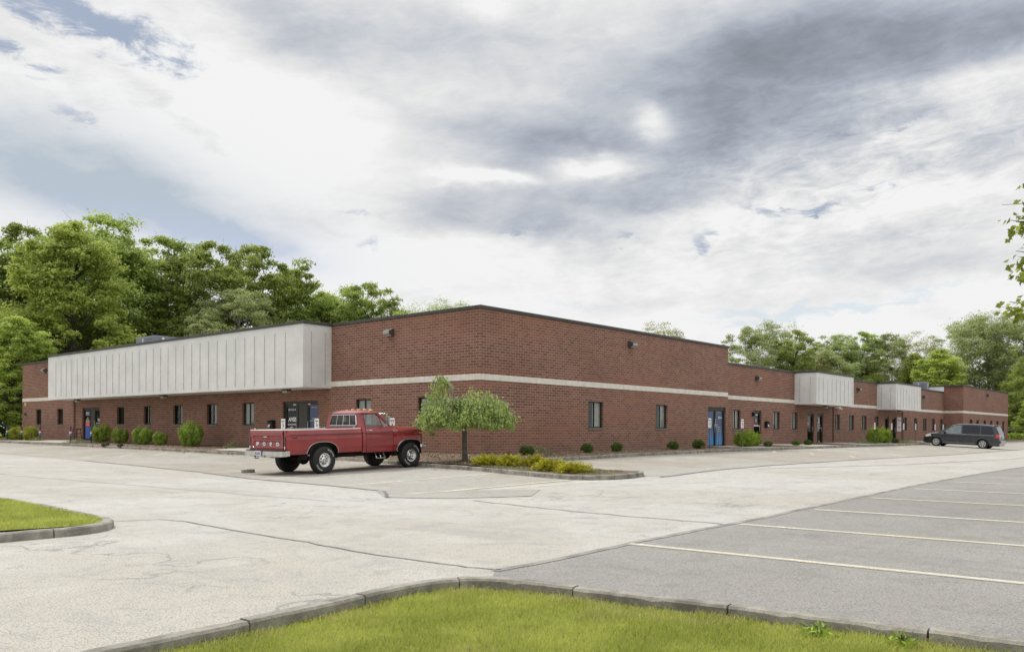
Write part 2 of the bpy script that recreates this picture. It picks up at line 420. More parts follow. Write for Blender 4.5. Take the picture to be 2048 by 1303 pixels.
# ------------------------------------------------------------------ terrain height
GX = [-2000, -60, -17, -10, -6, -3, 0, 5, 15, 30, 60, 100, 2000]
GY = [-2000, -60, -16, -9, -6, -3, 0, 5, 15, 30, 50, 90, 2000]
GZ = [[0] * 13,
      [0] * 13,
      [0, 0, 0, 0, .05, .09, .12, .14, .12, .10, .10, .10, .1],
      [0, 0, 0, 0, .05, .10, .14, .16, .14, .06, .08, .08, .1],
      [0, 0, 0, 0, .07, .14, .22, .24, .26, .22, .24, .24, .2],
      [0, 0, 0, 0, .09, .17, .29, .32, .37, .36, .36, .36, .3],
      [0, 0, 0, 0, .08, .17, .33, .38, .40, .40, .40, .40, .3],
      [0, 0, 0, .01, .10, .17, .35, .40, .40, .40, .40, .40, .3],
      [0, 0, 0, .10, .18, .24, .38, .40, .40, .40, .40, .40, .3],
      [0, 0, .08, .17, .26, .32, .42, .42, .42, .42, .42, .42, .3],
      [0, 0, .10, .21, .30, .37, .44, .44, .44, .44, .44, .42, .3],
      [0, 0, .10, .21, .30, .37, .44, .44, .44, .44, .44, .42, .3],
      [0] * 13]
GX_ = np.array(GX, float); GY_ = np.array(GY, float); GZ_ = np.array(GZ, float)
def G(x, y):
    i = int(np.clip(np.searchsorted(GX_, x) - 1, 0, 11)); j = int(np.clip(np.searchsorted(GY_, y) - 1, 0, 11))
    a = (x - GX_[i]) / (GX_[i + 1] - GX_[i]); b = (y - GY_[j]) / (GY_[j + 1] - GY_[j])
    a = min(max(a, 0), 1); b = min(max(b, 0), 1)
    return float((GZ_[j, i] * (1 - a) + GZ_[j, i + 1] * a) * (1 - b) + (GZ_[j + 1, i] * (1 - a) + GZ_[j + 1, i + 1] * a) * b)

def drape(name, poly, mat, dz, zf=None, step=1.0, kind='structure', parent=None):
    """polygon (list of xy) tessellated along whole metres and laid on the terrain"""
    bm = bmesh.new()
    vs = [bm.verts.new((p[0], p[1], 0)) for p in poly]
    es = [bm.edges.new((vs[i], vs[(i + 1) % len(vs)])) for i in range(len(vs))]
    bmesh.ops.triangle_fill(bm, use_beauty=True, edges=es)
    xs = [p[0] for p in poly]; ys = [p[1] for p in poly]
    def cuts(lo, hi, extra):
        c = [k * step for k in range(math.ceil(lo / step), math.floor(hi / step) + 1)]
        return c
    for X in cuts(max(min(xs), -70), min(max(xs), 110), GX):
        bmesh.ops.bisect_plane(bm, geom=bm.verts[:] + bm.edges[:] + bm.faces[:], plane_co=(X, 0, 0), plane_no=(1, 0, 0), dist=1e-5)
    for Y in cuts(max(min(ys), -60), min(max(ys), 90), GY):
        bmesh.ops.bisect_plane(bm, geom=bm.verts[:] + bm.edges[:] + bm.faces[:], plane_co=(0, Y, 0), plane_no=(0, 1, 0), dist=1e-5)
    for q in bm.verts:
        q.co.z = (zf(q.co.x, q.co.y) if zf else G(q.co.x, q.co.y)) + dz
    bmesh.ops.recalc_face_normals(bm, faces=bm.faces)
    for f in bm.faces:
        if f.normal.z < 0: f.normal_flip()
    me = bpy.data.meshes.new(name); bm.to_mesh(me); bm.free(); me.materials.append(mat)
    o = bpy.data.objects.new(name, me); link(o)
    if parent: o.parent = parent
    if kind: o["kind"] = kind
    return o

# ------------------------------------------------------------------ ground sheets
# one forest/grass sheet to the horizon, the lot lies on it
g = MB()
xs = [-2000, -300, -60, -17, -10, -6, -3, 0, 5, 15, 30, 60, 100, 300, 2000]
for i in range(len(xs) - 1):
    for j in range(len(xs) - 1):
        yy = [-2000, -300, -60, -16, -9, -6, -3, 0, 5, 15, 30, 50, 90, 300, 2000]
        q = [(xs[i], yy[j]), (xs[i + 1], yy[j]), (xs[i + 1], yy[j + 1]), (xs[i], yy[j + 1])]
        g.add([(a, b, G(a, b) - .16) for a, b in q], [(0, 1, 2, 3)])
tag(g.build("ground", M['forest'], recalc=True), kind='structure')

lot = [(-60, -45), (96, -45), (96, -2.9), (-2, -2.9), (-2.9, 3), (-2.9, 60), (-60, 60)]
drape("parking_lot", lot, M['aisle'], 0)
# newer asphalt of the right-hand bay (south of the aisle)
drape("parking_bay", [(-16.9, -16.12), (-15.9, -16.13), (-14.3, -16.0), (-12.7, -15.92), (-11.4, -15.9), (-8.6, -15.8), (-3.5, -15.75), (2, -15.7), (10, -15.6), (96, -15.5), (96, -44), (-17.1, -44), (-17.1, -30), (-17.3, -21), (-17.5, -18.2), (-17.55, -17.4), (-17.75, -16.78)], M['asphalt_r'], .004)
# bays along the two facades
drape("parking_bay", [(-10.75, -8.4), (-10.55, -5.3), (-10.3, -1.1), (-9.6, 3), (-9.3, 8), (-9.25, 13), (-9.1, 20), (-9, 30), (-9, 58), (-2.95, 58), (-2.95, 4.6), (-4.0, -1.6), (-4.55, -4.7), (-5.2, -8.0), (-5.25, -8.4)], M['asphalt_l'], .004)
drape("parking_bay", [(-2.6, -9.5), (1.8, -9.1), (8, -8.95), (15, -8.95), (30, -9), (60, -9), (95, -9), (95, -2.95), (-1.4, -2.95), (-1.9, -4.0), (-3.1, -8.6)], M['asphalt_l'], .004)
# old repair patch beside the truck
drape("asphalt_patch", [(-11.9, -8.6), (-10.5, -6.6), (-9.3, -8.3), (-8.2, -9.6), (-9.6, -10.5), (-11.2, -9.7)], M['patch'], .008)

def strip(pts, w):
    L = []; Rr = []
    for i, p in enumerate(pts):
        a = Vector(pts[max(i - 1, 0)]); b = Vector(pts[min(i + 1, len(pts) - 1)])
        t = (b - a).normalized(); n = Vector((-t.y, t.x)) * (w / 2)
        L.append((p[0] + n.x, p[1] + n.y)); Rr.append((p[0] - n.x, p[1] - n.y))
    return L + Rr[::-1]
def wobble(pts, amp, n=8):
    out = []
    for a, b in zip(pts, pts[1:]):
        for k in range(n):
            f = k / n
            out.append((a[0] + (b[0] - a[0]) * f + random.uniform(-amp, amp), a[1] + (b[1] - a[1]) * f + random.uniform(-amp, amp)))
    out.append(pts[-1]); return out
drape("tar_seam", strip(wobble([(-16.84, -16.15), (-16.95, -15.5), (-17.0, -14.0), (-16.9, -13.07), (-16.9, -12), (-16.76, -9.9), (-16.9, -9.3), (-17.5, -9.1)], .02, 5), .032), M['seal2'], .009)
drape("tar_seam", strip(wobble([(-16.9, -16.14), (-15.9, -16.13), (-14.3, -16.0), (-12.7, -15.92), (-11.4, -15.9), (-8.6, -15.8), (-3.5, -15.75), (2, -15.7), (10, -15.6), (30, -15.6)], .015, 4), .11), M['seal2'], .009)
drape("tar_seam", strip(wobble([(-11.9, -8.7), (-10.8, -7.3), (-10.55, -5.3), (-10.3, -1.1), (-9.6, 3), (-9.3, 8), (-9.25, 12)], .02, 5), .08), M['seal'], .009)
drape("tar_seam", strip(wobble([(-3.0, -9.55), (-2.4, -9.55), (1.8, -9.12), (8, -8.97), (15, -8.97), (30, -9), (60, -9)], .02, 4), .12), M['seal'], .009)
drape("tar_seam", strip(wobble([(-11.2, -10.4), (-11.5, -12.2), (-11.6, -13.8), (-11.6, -15.8)], .04, 6), .045), M['seal2'], .009)
drape("tar_seam", strip(wobble([(2.5, -9.8), (10, -12.0), (22, -13.3), (40, -13.6)], .04, 6), .08), M['seal2'], .009)
drape("tar_seam", strip(wobble([(-14, 13), (-14.2, 5), (-13.6, -3), (-13.2, -8.5)], .05, 8), .028), M['seal2'], .009)

# painted lines
def pline(a, b, w=.12):
    drape("parking_line", strip([a, b], w), M['line'], .0135)
for k, x in enumerate([-14.4, -11.5, -8.65, -5.8, -2.95, -.05, 2.85, 5.75, 8.65, 11.55, 14.4]):
    pline((x, -16.02), (x + .25, -21.4), .125)
for (x, a, b) in [(.9, -4.2, -9.1), (4.45, -3.3, -8.6), (7.3, -3.3, -8.7), (10.1, -3.2, -8.8), (12.9, -3.2, -8.8), (26.3, -3.2, -8.8), (29.1, -3.2, -8.8), (40.5, -3.2, -8.8), (43.2, -3.2, -8.8), (47.3, -3.2, -8.8), (50.2, -3.2, -8.8), (53, -3.2, -8.8), (55.8, -3.2, -8.8)]:
    pline((x, a), (x + .05, b))
for (x0, x1) in [(15.9, 18.3), (22.0, 24.2), (31.5, 33.8), (36.2, 38.6)]:      # hatched access aisles
    pline((x0, -3.2), (x0, -8.8)); pline((x1, -3.2), (x1, -8.8))
    for k in range(3): pline((x0 + .1, -4.4 - 1.9 * k), (x1 - .1, -3.4 - 1.9 * k), .12)
for (y, x0, x1) in [(-8.35, -10.6, -5.45), (-5.25, -10.45, -5.0), (-1.67, -10.25, -4.35), (2.05, -9.7, -3.25), (6.0, -9.4, -3.1), (10.05, -9.2, -3.1), (13.9, -9.2, -3.1), (16.2, -9.2, -3.1), (19.1, -9.0, -3.1), (21.9, -9.0, -3.1), (24.7, -9, -3.1), (27.5, -9, -3.1), (30.3, -9, -3.1), (33, -9, -3.1), (38, -9, -3.1)]:
    pline((x0, y), (x1, y + .03))
for k in range(4): pline((-8.6 + 1.5 * k, 14.05), (-7.0 + 1.5 * k, 16.0), .14)
pline((-8.7, -8.85), (-5.35, -9.15), .10); pline((-11.0, -8.3), (-9.0, -8.35), .16)

# ------------------------------------------------------------------ kerbs
def kerb(pts, h=.13, w=.15, seg=.9, inner=1, mat=None, name="kerb", base=None, rough=.006, seed=1, gap=.012):
    """line of kerb stones: pts = outer bottom edge; the stones lie to the left (inner=1) or right"""
    rd = random.Random(seed)
    P = [Vector(p) for p in pts]
    d = [0]
    for a, b in zip(P, P[1:]): d.append(d[-1] + (b - a).length)
    def at(s_):
        s_ = min(max(s_, 0), d[-1])
        for i in range(len(P) - 1):
            if s_ <= d[i + 1] + 1e-9:
                f = (s_ - d[i]) / (d[i + 1] - d[i]); return P[i].lerp(P[i + 1], f)
        return P[-1]
    def nrm(s_):
        t = (at(s_ + .12) - at(s_ - .12)).normalized(); return Vector((-t.y, t.x)) * inner
    mb = MB(); s0 = 0
    while s0 < d[-1] - .05:
        L = seg * rd.uniform(.85, 1.15); s1 = min(s0 + L, d[-1])
        n = max(2, int((s1 - s0) / .09)); vs = []; dh = rd.uniform(-rough, rough); dn = rd.uniform(-rough, rough)
        for k in range(n + 1):
            s_ = s0 + gap / 2 + (s1 - s0 - gap) * k / n
            p = at(s_); q = nrm(s_); z = base(p.x, p.y) if base else G(p.x, p.y)
            e = rd.uniform(-.0015, .0015); ch = rd.uniform(0, .014) if rd.random() < .10 else 0
            o = p + q * (dn + ch * .6); i_ = p + q * (w + dn); top = z + h + dh + e
            lo = p + q * (dn - .02)
            vs += [(lo.x, lo.y, z - .12), (o.x, o.y, top - .02), (o.x + q.x * .02, o.y + q.y * .02, top - ch * .5), (i_.x - q.x * (.015 + ch), i_.y - q.y * (.015 + ch), top - .002), (i_.x - q.x * ch * .4, i_.y - q.y * ch * .4, top - .02 - ch), (i_.x, i_.y, z - .12)]
        fs = []
        for k in range(n):
            for a in range(5):
                fs.append((k * 6 + a, k * 6 + a + 1, (k + 1) * 6 + a + 1, (k + 1) * 6 + a))
        fs += [(0, 1, 2, 3, 4, 5), tuple(n * 6 + a for a in (5, 4, 3, 2, 1, 0))]
        mb.add(vs, fs); s0 = s1
    n = max(2, int(d[-1] / .08)); vs = []
    for k in range(n + 1):
        s_ = d[-1] * k / n; p = at(s_); q = nrm(s_); z = base(p.x, p.y) if base else G(p.x, p.y)
        a = p + q * .022; b_ = p + q * (w - .03)
        vs += [(a.x, a.y, z - .1), (a.x, a.y, z + h - .022), (b_.x, b_.y, z + h - .022), (b_.x, b_.y, z - .1)]
    mb.add(vs, [(k * 4 + a, k * 4 + a + 1, (k + 1) * 4 + a + 1, (k + 1) * 4 + a) for k in range(n) for a in range(3)], 1)
    o = mb.build(name, [mat or M['kerb'], M['kerbgap']], recalc=True); o["kind"] = 'structure'; return o

def arc(c, r_, a0, a1, n=8):
    return [(c[0] + r_ * math.cos(R(a0 + (a1 - a0) * k / n)), c[1] + r_ * math.sin(R(a0 + (a1 - a0) * k / n))) for k in range(n + 1)]
# lawn the photographer stands on: corner kerb
KS = 1.0205
def push(p): return (CAM.x + (p[0] - CAM.x) * KS, CAM.y + (p[1] - CAM.y) * KS)
lawn_edge = [push(p) for p in [(-60, -16.80), (-21.05, -16.77), (-20.1, -16.72), (-19.3, -16.65), (-18.8, -16.58), (-18.4, -16.56), (-18.12, -16.61), (-17.90, -16.74), (-17.75, -16.95), (-17.66, -17.25), (-17.59, -17.7), (-17.50, -18.3), (-17.41, -18.8), (-17.34, -19.4), (-17.25, -20.2), (-17.2, -21), (-17.1, -23), (-16.9, -30)]]
kerb([p for p in lawn_edge[1:]], .125, .125, 1.15, -1, seed=4, rough=.007, gap=.014)
kerb([(-40, push((-21, -16.79))[1]), push((-21.05, -16.77))], .125, .125, 1.15, -1, seed=5, rough=.007, gap=.014)
# grass island on the left
isl = [(-40, -10.47), (-20, -10.47), (-18.95, -10.43)] + arc((-18.75, -9.35), 1.08, -82, -5, 9) + [(-17.62, -8.6), (-17.5, -6.5), (-17.45, -4.9), (-17.6, -2.8), (-18.8, -1.0), (-22, 1.0), (-40, 6)]
kerb(isl, .105, .15, 1.0, 1, seed=7, rough=.006, gap=.014)
# planting bed and walk along both facades, with the corner island
bed = [(-3, 60), (-3, 38), (-3.0, 25), (-3.0, 12), (-3.0, 4.6), (-3.25, 2.2), (-4.15, -1.56), (-4.6, -4.6), (-4.95, -5.9), (-5.25, -7.5), (-5.32, -8.2), (-5.1, -8.75), (-4.5, -9.12), (-3.9, -9.22), (-3.1, -9.1), (-2.65, -8.8), (-2.72, -8.4), (-3.05, -7.6), (-2.6, -5.9), (-1.95, -4.2), (-1.5, -3.75), (-.6, -3.5), (1.6, -3.45), (5, -3.15), (16, -2.75), (26, -2.9), (60, -2.95), (95, -2.95)]
kerb(bed, .13, .15, .95, 1, seed=9, rough=.006, gap=.014)

def bedz(x, y):
    # rises gently from the kerb to the wall
    dw = min(max(-x, 0) if y > 0 else 9, max((1.5 if x > 19.9 else 0) - y, 0) if x > 0 else 9)
    if x <= 0 and y <= 0: dw = math.hypot(x, y)
    wall = .44 + (.05 * min(max((y - 10) / 20, 0), 1))
    f = min(dw / 3.2, 1); k = G(x, y) + .115
    return max(k, wall * (1 - f) + k * f) + (.05 * max(0, 1 - ((x + 3.4) ** 2 + (y + 3.5) ** 2) / 9))
inner = []
bp = [Vector(p) for p in bed]
for i, p in enumerate(bp):
    t = (bp[min(i + 1, len(bp) - 1)] - bp[max(i - 1, 0)]).normalized(); q = p + Vector((-t.y, t.x)) * .12
    inner.append((q.x, q.y))
inner = [q for k, q in enumerate(inner) if k not in (15, 17)]
drape("planting_bed", inner + [(95, -.2), (69.5, -.2), (69.5, 1.6), (19.8, 1.6), (19.8, .1), (.1, .1), (.1, 45.9), (.1, 60)], M['mulch'], 0, zf=bedz)
# walks to the doors
def walk(poly): drape("walkway", poly, M['walk'], .03, zf=bedz)
walk([(-2.9, 9.4), (-.02, 9.6), (-.02, 13.4), (-2.9, 14.2)])
walk([(-2.9, 30.9), (-.02, 32.4), (-.02, 36.0), (-2.9, 41.0)])
walk([(17.2, -2.7), (20.3, -2.75), (20.3, -.02), (17.2, -.02)])
walk([(24.5, -2.8), (29.2, -2.8), (29.2, 1.0), (27.6, 1.48), (26.2, 1.48), (24.5, .3)])
walk([(33.3, -2.85), (40.5, -2.85), (40.3, .6), (38.2, 1.75), (34.9, 1.75)])
walk([(49.5, -2.85), (60, -2.85), (60, -1.4), (55.2, 1.75), (51.6, 1.75)])

# lawns
def lawnz(x, y): return .025
kin = []
for i_, p_ in enumerate(lawn_edge):
    a_ = Vector(lawn_edge[max(i_ - 1, 0)]); b_ = Vector(lawn_edge[min(i_ + 1, len(lawn_edge) - 1)]); t_ = (b_ - a_).normalized()
    kin.append((p_[0] + t_.y * .11, p_[1] - t_.x * .11))
kin = kin + [(-17, -45), (-60, -45)]
drape("lawn", kin, M['lawn'], 0, zf=lawnz)
isl_in = [(-40, -10.32), (-20, -10.32), (-18.95, -10.28)] + arc((-18.75, -9.35), .93, -82, -5, 9) + [(-17.77, -8.6), (-17.65, -6.5), (-17.6, -4.9), (-17.75, -2.9), (-18.9, -1.15), (-22, .85), (-40, 5.8)]
def islz(x, y): return .09 + .022 * (-17.6 - x)
drape("lawn", isl_in, M['lawn'], 0, zf=islz)
drape("lawn", [(-60, 48.5), (-3.2, 47), (-2.9, 46.6), (0, 46.5), (30, 46.5), (30, 110), (-60, 110)], M['lawn'], .14)

# grass blades
def in_poly(px, py, poly):
    ins = np.zeros(len(px), bool); n = len(poly); j = n - 1
    for i in range(n):
        xi, yi = poly[i]; xj, yj = poly[j]
        with np.errstate(divide='ignore', invalid='ignore'):
            c = ((yi > py) != (yj > py)) & (px < (xj - xi) * (py - yi) / (yj - yi + 1e-12) + xi)
        ins ^= c; j = i
    return ins
def vnoise(x, y, s, seed=0):
    rr = np.random.default_rng(seed); T = rr.random((64, 64))
    X = x * s; Y = y * s; i = np.floor(X).astype(int); j = np.floor(Y).astype(int); fx = X - i; fy = Y - j
    fx = fx * fx * (3 - 2 * fx); fy = fy * fy * (3 - 2 * fy)
    t = lambda a, b: T[a % 64, b % 64]
    return (t(i, j) * (1 - fx) + t(i + 1, j) * fx) * (1 - fy) + (t(i, j + 1) * (1 - fx) + t(i + 1, j + 1) * fx) * fy
def blades(name, poly, box, dens, h, w, zf, label, keep=None):
    A = (box[1] - box[0]) * (box[3] - box[2]); n = int(A * dens)
    x = rng.uniform(box[0], box[1], n); y = rng.uniform(box[2], box[3], n)
    k = in_poly(x, y, poly)
    if keep is not None: k &= keep(x, y)
    x = x[k]; y = y[k]; n = len(x)
    cl = vnoise(x, y, 1.2, 3) * .5 + vnoise(x, y, 4, 4) * .5
    hh = h * rng.uniform(.5, 1.15, n) * (.55 + .9 * cl)
    long_ = rng.random(n) < .012; hh[long_] *= 1.9
    a = rng.uniform(0, 2 * np.pi, n); ln = hh * rng.uniform(.2, .9, n); ww = w * rng.uniform(.6, 1.3, n)
    z = zf(x, y)
    b = rng.uniform(0, 2 * np.pi, n)
    V = np.zeros((n, 5, 3))
    V[:, 0] = np.stack([x - np.cos(b) * ww, y - np.sin(b) * ww, z - .01], 1)
    V[:, 1] = np.stack([x + np.cos(b) * ww, y + np.sin(b) * ww, z - .01], 1)
    mx = x + np.cos(a) * ln * .35; my = y + np.sin(a) * ln * .35
    V[:, 2] = np.stack([mx + np.cos(b) * ww * .7, my + np.sin(b) * ww * .7, z + hh * .6], 1)
    V[:, 3] = np.stack([mx - np.cos(b) * ww * .7, my - np.sin(b) * ww * .7, z + hh * .6], 1)
    V[:, 4] = np.stack([x + np.cos(a) * ln, y + np.sin(a) * ln, z + hh * np.where(rng.random(n) < .5, 1, .8)], 1)
    base = (np.arange(n) * 5)[:, None]
    F = np.concatenate([base + np.array([[0, 1, 2]]), base + np.array([[0, 2, 3]]), base + np.array([[3, 2, 4]])], 0)
    o = np_mesh(name, V.reshape(-1, 3), F, M['grassy']); tag(o, label, "grass", None, "stuff"); return o
def lz(x, y): return .03 + x * 0
def near(x, y):
    dx = x - CAM.x; dy = y - CAM.y; dd = dx * v.x + dy * v.y; lt = dx * r.x + dy * r.y
    return (dd > 3.6) & (np.abs(lt) < .75 * dd + .8)
blades("grass", kin, (-24.5, -17, -26, -16.4), 9000, .046, .0030, lz, "bright green mown grass on the lawn in front of the kerb", near)
M['straw'] = foliage_mat("dry_grass", (.30, .29, .09), (.62, .56, .26), .3, 3)
def edge_keep(x, y):
    e = np.minimum(np.min(np.stack([np.hypot(x - a, y - b) for a, b in kin[1:17]]), axis=0), 9)
    return near(x, y) & (((e < .30) & (vnoise(x, y, 3, 12) > .35)) | (vnoise(x, y, 1.6, 13) > .66))
_g = M['grassy']; M['grassy'] = M['straw']
blades("grass", kin, (-24.5, -17, -26, -16.4), 1500, .075, .0028, lz, "taller pale grass tufts growing along the near kerb", edge_keep)
M['grassy'] = _g
def iz(x, y): return .09 + .022 * (-17.6 - x)
def bare(x, y): return ~((vnoise(x, y, 2.5, 9) > .42) & (np.hypot(x + 18.3, y + 9.6) < 1.1))
blades("grass", isl_in, (-24, -17.6, -10.4, 1.0), 2200, .05, .005, iz, "green grass on the kerbed island at the left edge")

# ------------------------------------------------------------------ building
bld = empty("office_building", (0, 0, 0), 0, "long single storey red brick office building with limestone band and white panelled canopies", "building")
H1, H2, HB0, HB1 = 5.48, 4.85, 2.81, 3.04
def wallpanel(mb, axis, plane, u0, u1, z0, z1, holes, sgn, rev=.13, deep=.9):
    """wall facing sgn along axis ('x' plane x=plane, u=y / 'y' plane y=plane, u=x); holes get brick reveals and a dark room"""
    hs = [h for h in holes if h[0] < u1 and h[1] > u0 and h[2] < z1 and h[3] > z0]
    us = sorted({u0, u1, *[min(max(h[k], u0), u1) for h in hs for k in (0, 1)]})
    zs = sorted({z0, z1, *[min(max(h[k], z0), z1) for h in hs for k in (2, 3)]})
    P = (lambda u, z, d=0: (plane - sgn * d, u, z)) if axis == 'x' else (lambda u, z, d=0: (u, plane - sgn * d, z))
    for i in range(len(us) - 1):
        for j in range(len(zs) - 1):
            cu = (us[i] + us[i + 1]) / 2; cz = (zs[j] + zs[j + 1]) / 2
            if any(h[0] < cu < h[1] and h[2] < cz < h[3] for h in hs): continue
            mb.quad(P(us[i], zs[j]), P(us[i + 1], zs[j]), P(us[i + 1], zs[j + 1]), P(us[i], zs[j + 1]))
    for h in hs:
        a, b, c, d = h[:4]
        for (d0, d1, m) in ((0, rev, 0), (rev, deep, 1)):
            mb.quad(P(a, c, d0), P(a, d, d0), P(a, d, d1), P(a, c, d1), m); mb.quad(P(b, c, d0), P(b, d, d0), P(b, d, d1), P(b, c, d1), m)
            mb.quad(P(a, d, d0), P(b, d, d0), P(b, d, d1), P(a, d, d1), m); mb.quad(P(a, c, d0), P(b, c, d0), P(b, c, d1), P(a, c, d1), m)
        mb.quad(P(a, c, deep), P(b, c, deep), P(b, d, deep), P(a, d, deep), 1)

LW = [(2.32, 3.41), (6.31, 7.33), (15.43, 16.47), (18.94, 19.93), (22.53, 23.55), (26.17, 27.07), (29.62, 30.58), (38.42, 39.44), (42.22, 43.19)]
def lz0(y): return 1.0 + .11 * min(max((y - 6) / 14, 0), 1)
RW1 = [(6.87, 7.99), (12.39, 13.48)]
RW2 = [(23.48, 24.51), (29.18, 30.21), (32.09, 33.11), (39.95, 40.95), (42.86, 43.99), (45.73, 46.88), (48.8, 49.8), (56.4, 57.46), (59.56, 60.6), (62.45, 63.61), (65.4, 66.43), (68.33, 69.39)]
RW3 = [(72.2, 73.4), (78.2, 79.3), (81.2, 82.3), (84.35, 85.45), (87.3, 88.4)]
LD = [(10.15, 12.96, 0.0), (33.0, 35.62, .1)]
RD = [(17.6, 19.65, 0), (26.33, 27.43, 0), (35.07, 36.25, 0), (36.83, 37.99, 0), (51.72, 52.83, 0), (53.64, 54.85, 0), (75.1, 76.2, 0)]
holesL = [(a, b, B + lz0(a), B + 2.22) for a, b in LW] + [(a, b, B + c, B + 2.22) for a, b, c in LD]
holesR = [(a, b, B + 1.0, B + 2.2) for a, b in RW1 + RW2 + RW3] + [(a, b, B + c, B + 2.21) for a, b, c in RD]
Z0 = -.3
REC = .12
mb = MB()      # main block, one wall mesh
# left facade x=0 : lower part with the entry recess 9.3..36.7, upper part, stone band in its own mesh
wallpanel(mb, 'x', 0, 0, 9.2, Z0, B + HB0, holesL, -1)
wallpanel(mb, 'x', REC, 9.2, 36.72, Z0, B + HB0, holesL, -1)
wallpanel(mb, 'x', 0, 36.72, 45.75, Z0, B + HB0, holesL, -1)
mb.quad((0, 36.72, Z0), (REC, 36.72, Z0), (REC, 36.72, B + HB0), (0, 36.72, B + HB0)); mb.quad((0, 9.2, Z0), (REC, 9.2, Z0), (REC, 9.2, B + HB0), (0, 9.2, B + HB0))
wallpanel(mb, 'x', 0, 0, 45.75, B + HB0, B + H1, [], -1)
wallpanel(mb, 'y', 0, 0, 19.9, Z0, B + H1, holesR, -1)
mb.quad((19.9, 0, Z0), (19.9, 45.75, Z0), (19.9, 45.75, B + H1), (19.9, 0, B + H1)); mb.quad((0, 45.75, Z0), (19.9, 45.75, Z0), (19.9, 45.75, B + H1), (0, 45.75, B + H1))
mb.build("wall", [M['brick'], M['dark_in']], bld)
mb = MB()      # long middle block
wallpanel(mb, 'y', 1.5, 19.9, 33.3, Z0, B + HB0, holesR, -1)
wallpanel(mb, 'y', 1.5 + REC, 33.3, 39.77, Z0, B + HB0, holesR, -1)
wallpanel(mb, 'y', 1.5, 39.77, 49.9, Z0, B + HB0, holesR, -1)
wallpanel(mb, 'y', 1.5 + REC, 49.9, 56.3, Z0, B + HB0, holesR, -1)
wallpanel(mb, 'y', 1.5, 56.3, 69.65, Z0, B + HB0, holesR, -1)
for X in (33.3, 39.77, 49.9, 56.3): mb.quad((X, 1.5, Z0), (X, 1.5 + REC, Z0), (X, 1.5 + REC, B + HB0), (X, 1.5, B + HB0))
wallpanel(mb, 'y', 1.5, 19.9, 69.65, B + HB0, B + H2, [], -1)
mb.build("wall", [M['brick'], M['dark_in']], bld)
mb = MB()      # projecting end wing
wallpanel(mb, 'y', -.25, 69.65, 90.3, Z0, B + H1, holesR, -1)
mb.quad((69.65, -.25, Z0), (69.65, 1.5, Z0), (69.65, 1.5, B + H1), (69.65, -.25, B + H1))
mb.quad((90.3, -.25, Z0), (90.3, 22, Z0), (90.3, 22, B + H1), (90.3, -.25, B + H1))
mb.build("wall", [M['brick'], M['dark_in']], bld)
mb = MB(); mb.box(69.5, 69.65, 1.503, 22, B + H2 - .1, B + H1 - .02)
mb.build("parapet", M['white_roof'], bld)
mb = MB()
mb.box(.15, 19.75, .15, 45.6, B + H1 - .35, B + H1 - .30); mb.box(19.9, 69.5, 1.65, 22, B + H2 - .35, B + H2 - .30); mb.box(69.66, 90.2, -.1, 22, B + H1 - .35, B + H1 - .3)
mb.build("roof", M['roof'], bld)
# stone band (12 mm proud)
mb = MB(); e = .014
def bandx(plane, a, b): MB().box(plane - e, plane + .05, a, b, B + HB0, B + HB1).build("stone_band", M['stone'], bld, bevel=.004)
def bandy(plane, a, b): MB().box(a, b, plane - e, plane + .05, B + HB0, B + HB1).build("stone_band", M['stone'], bld, bevel=.004)
n_ = 6
for k in range(n_): bandx(0, .0 + k * 9.05 / n_ + (.004 if k else -e), (k + 1) * 9.05 / n_ - .004)
for k in range(4): bandx(0, 36.9 + k * 2.21, 36.9 + (k + 1) * 2.21 - .008)
for k in range(8): bandy(0, .055 + k * 19.84 / 8 + .004, .055 + (k + 1) * 19.84 / 8 - .004)
bandy(1.5, 19.92, 32.5); bandy(1.5, 39.6, 49.25); bandy(1.5, 56.25, 69.62); bandy(-.25, 69.7, 90.3)
MB().box(69.65 - e, 69.69, -.25 - e, 1.48, B + HB0, B + HB1).build("stone_band", M['stone'], bld, bevel=.004)
# coping
mb = MB()
def cop(x0, x1, y0, y1, z): MB().box(x0, x1, y0, y1, z, z + .12).build("coping", M['coping'], bld, bevel=.008)
cop(-.05, .22, 0.225, 8.95, B + H1); cop(-.05, 19.95, -.05, .22, B + H1); cop(-.05, .22, 37.0, 45.8, B + H1)
cop(19.955, 32.45, 1.45, 1.72, B + H2); cop(39.65, 49.2, 1.45, 1.72, B + H2); cop(56.3, 69.45, 1.45, 1.72, B + H2)
cop(69.46, 90.35, -.3, -.05, B + H1); cop(69.46, 69.72, -.045, 22, B + H1); cop(90.1, 90.35, -.045, 22, B + H1)
cop(-.05, 19.95, 45.85, 46.0, B + H1); cop(19.96, 20.1, .23, 45.8, B + H1 - .002)

def canopy(x0, x1, y0, y1, z0, z1, front, ribs_f, ribs_s, side_lo=True):
    """white panel canopy; front: 'x' (faces -x) or 'y' (faces -y)"""
    mb = MB(); mb.box(x0, x1, y0, y1, z0, z1)
    h0 = z0 + .16; h1 = z1 - .30; W_ = .02
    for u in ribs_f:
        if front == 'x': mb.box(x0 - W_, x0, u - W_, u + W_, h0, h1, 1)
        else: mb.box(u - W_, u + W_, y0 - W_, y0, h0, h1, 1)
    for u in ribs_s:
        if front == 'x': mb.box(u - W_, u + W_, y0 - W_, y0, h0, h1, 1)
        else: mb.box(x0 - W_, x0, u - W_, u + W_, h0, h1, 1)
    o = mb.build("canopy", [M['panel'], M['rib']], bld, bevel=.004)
    mb = MB(); zc = z1 + .001
    if front == 'x': mb.box(x0 - .05, x1 + .2, y0 - .05, y1 + .05, zc, zc + .12)
    else: mb.box(x0 - .05, x1 + .05, y0 - .05, y1 + .2, zc, zc + .12)
    mb.build("canopy_coping", M['coping'], o, bevel=.008)
    return o
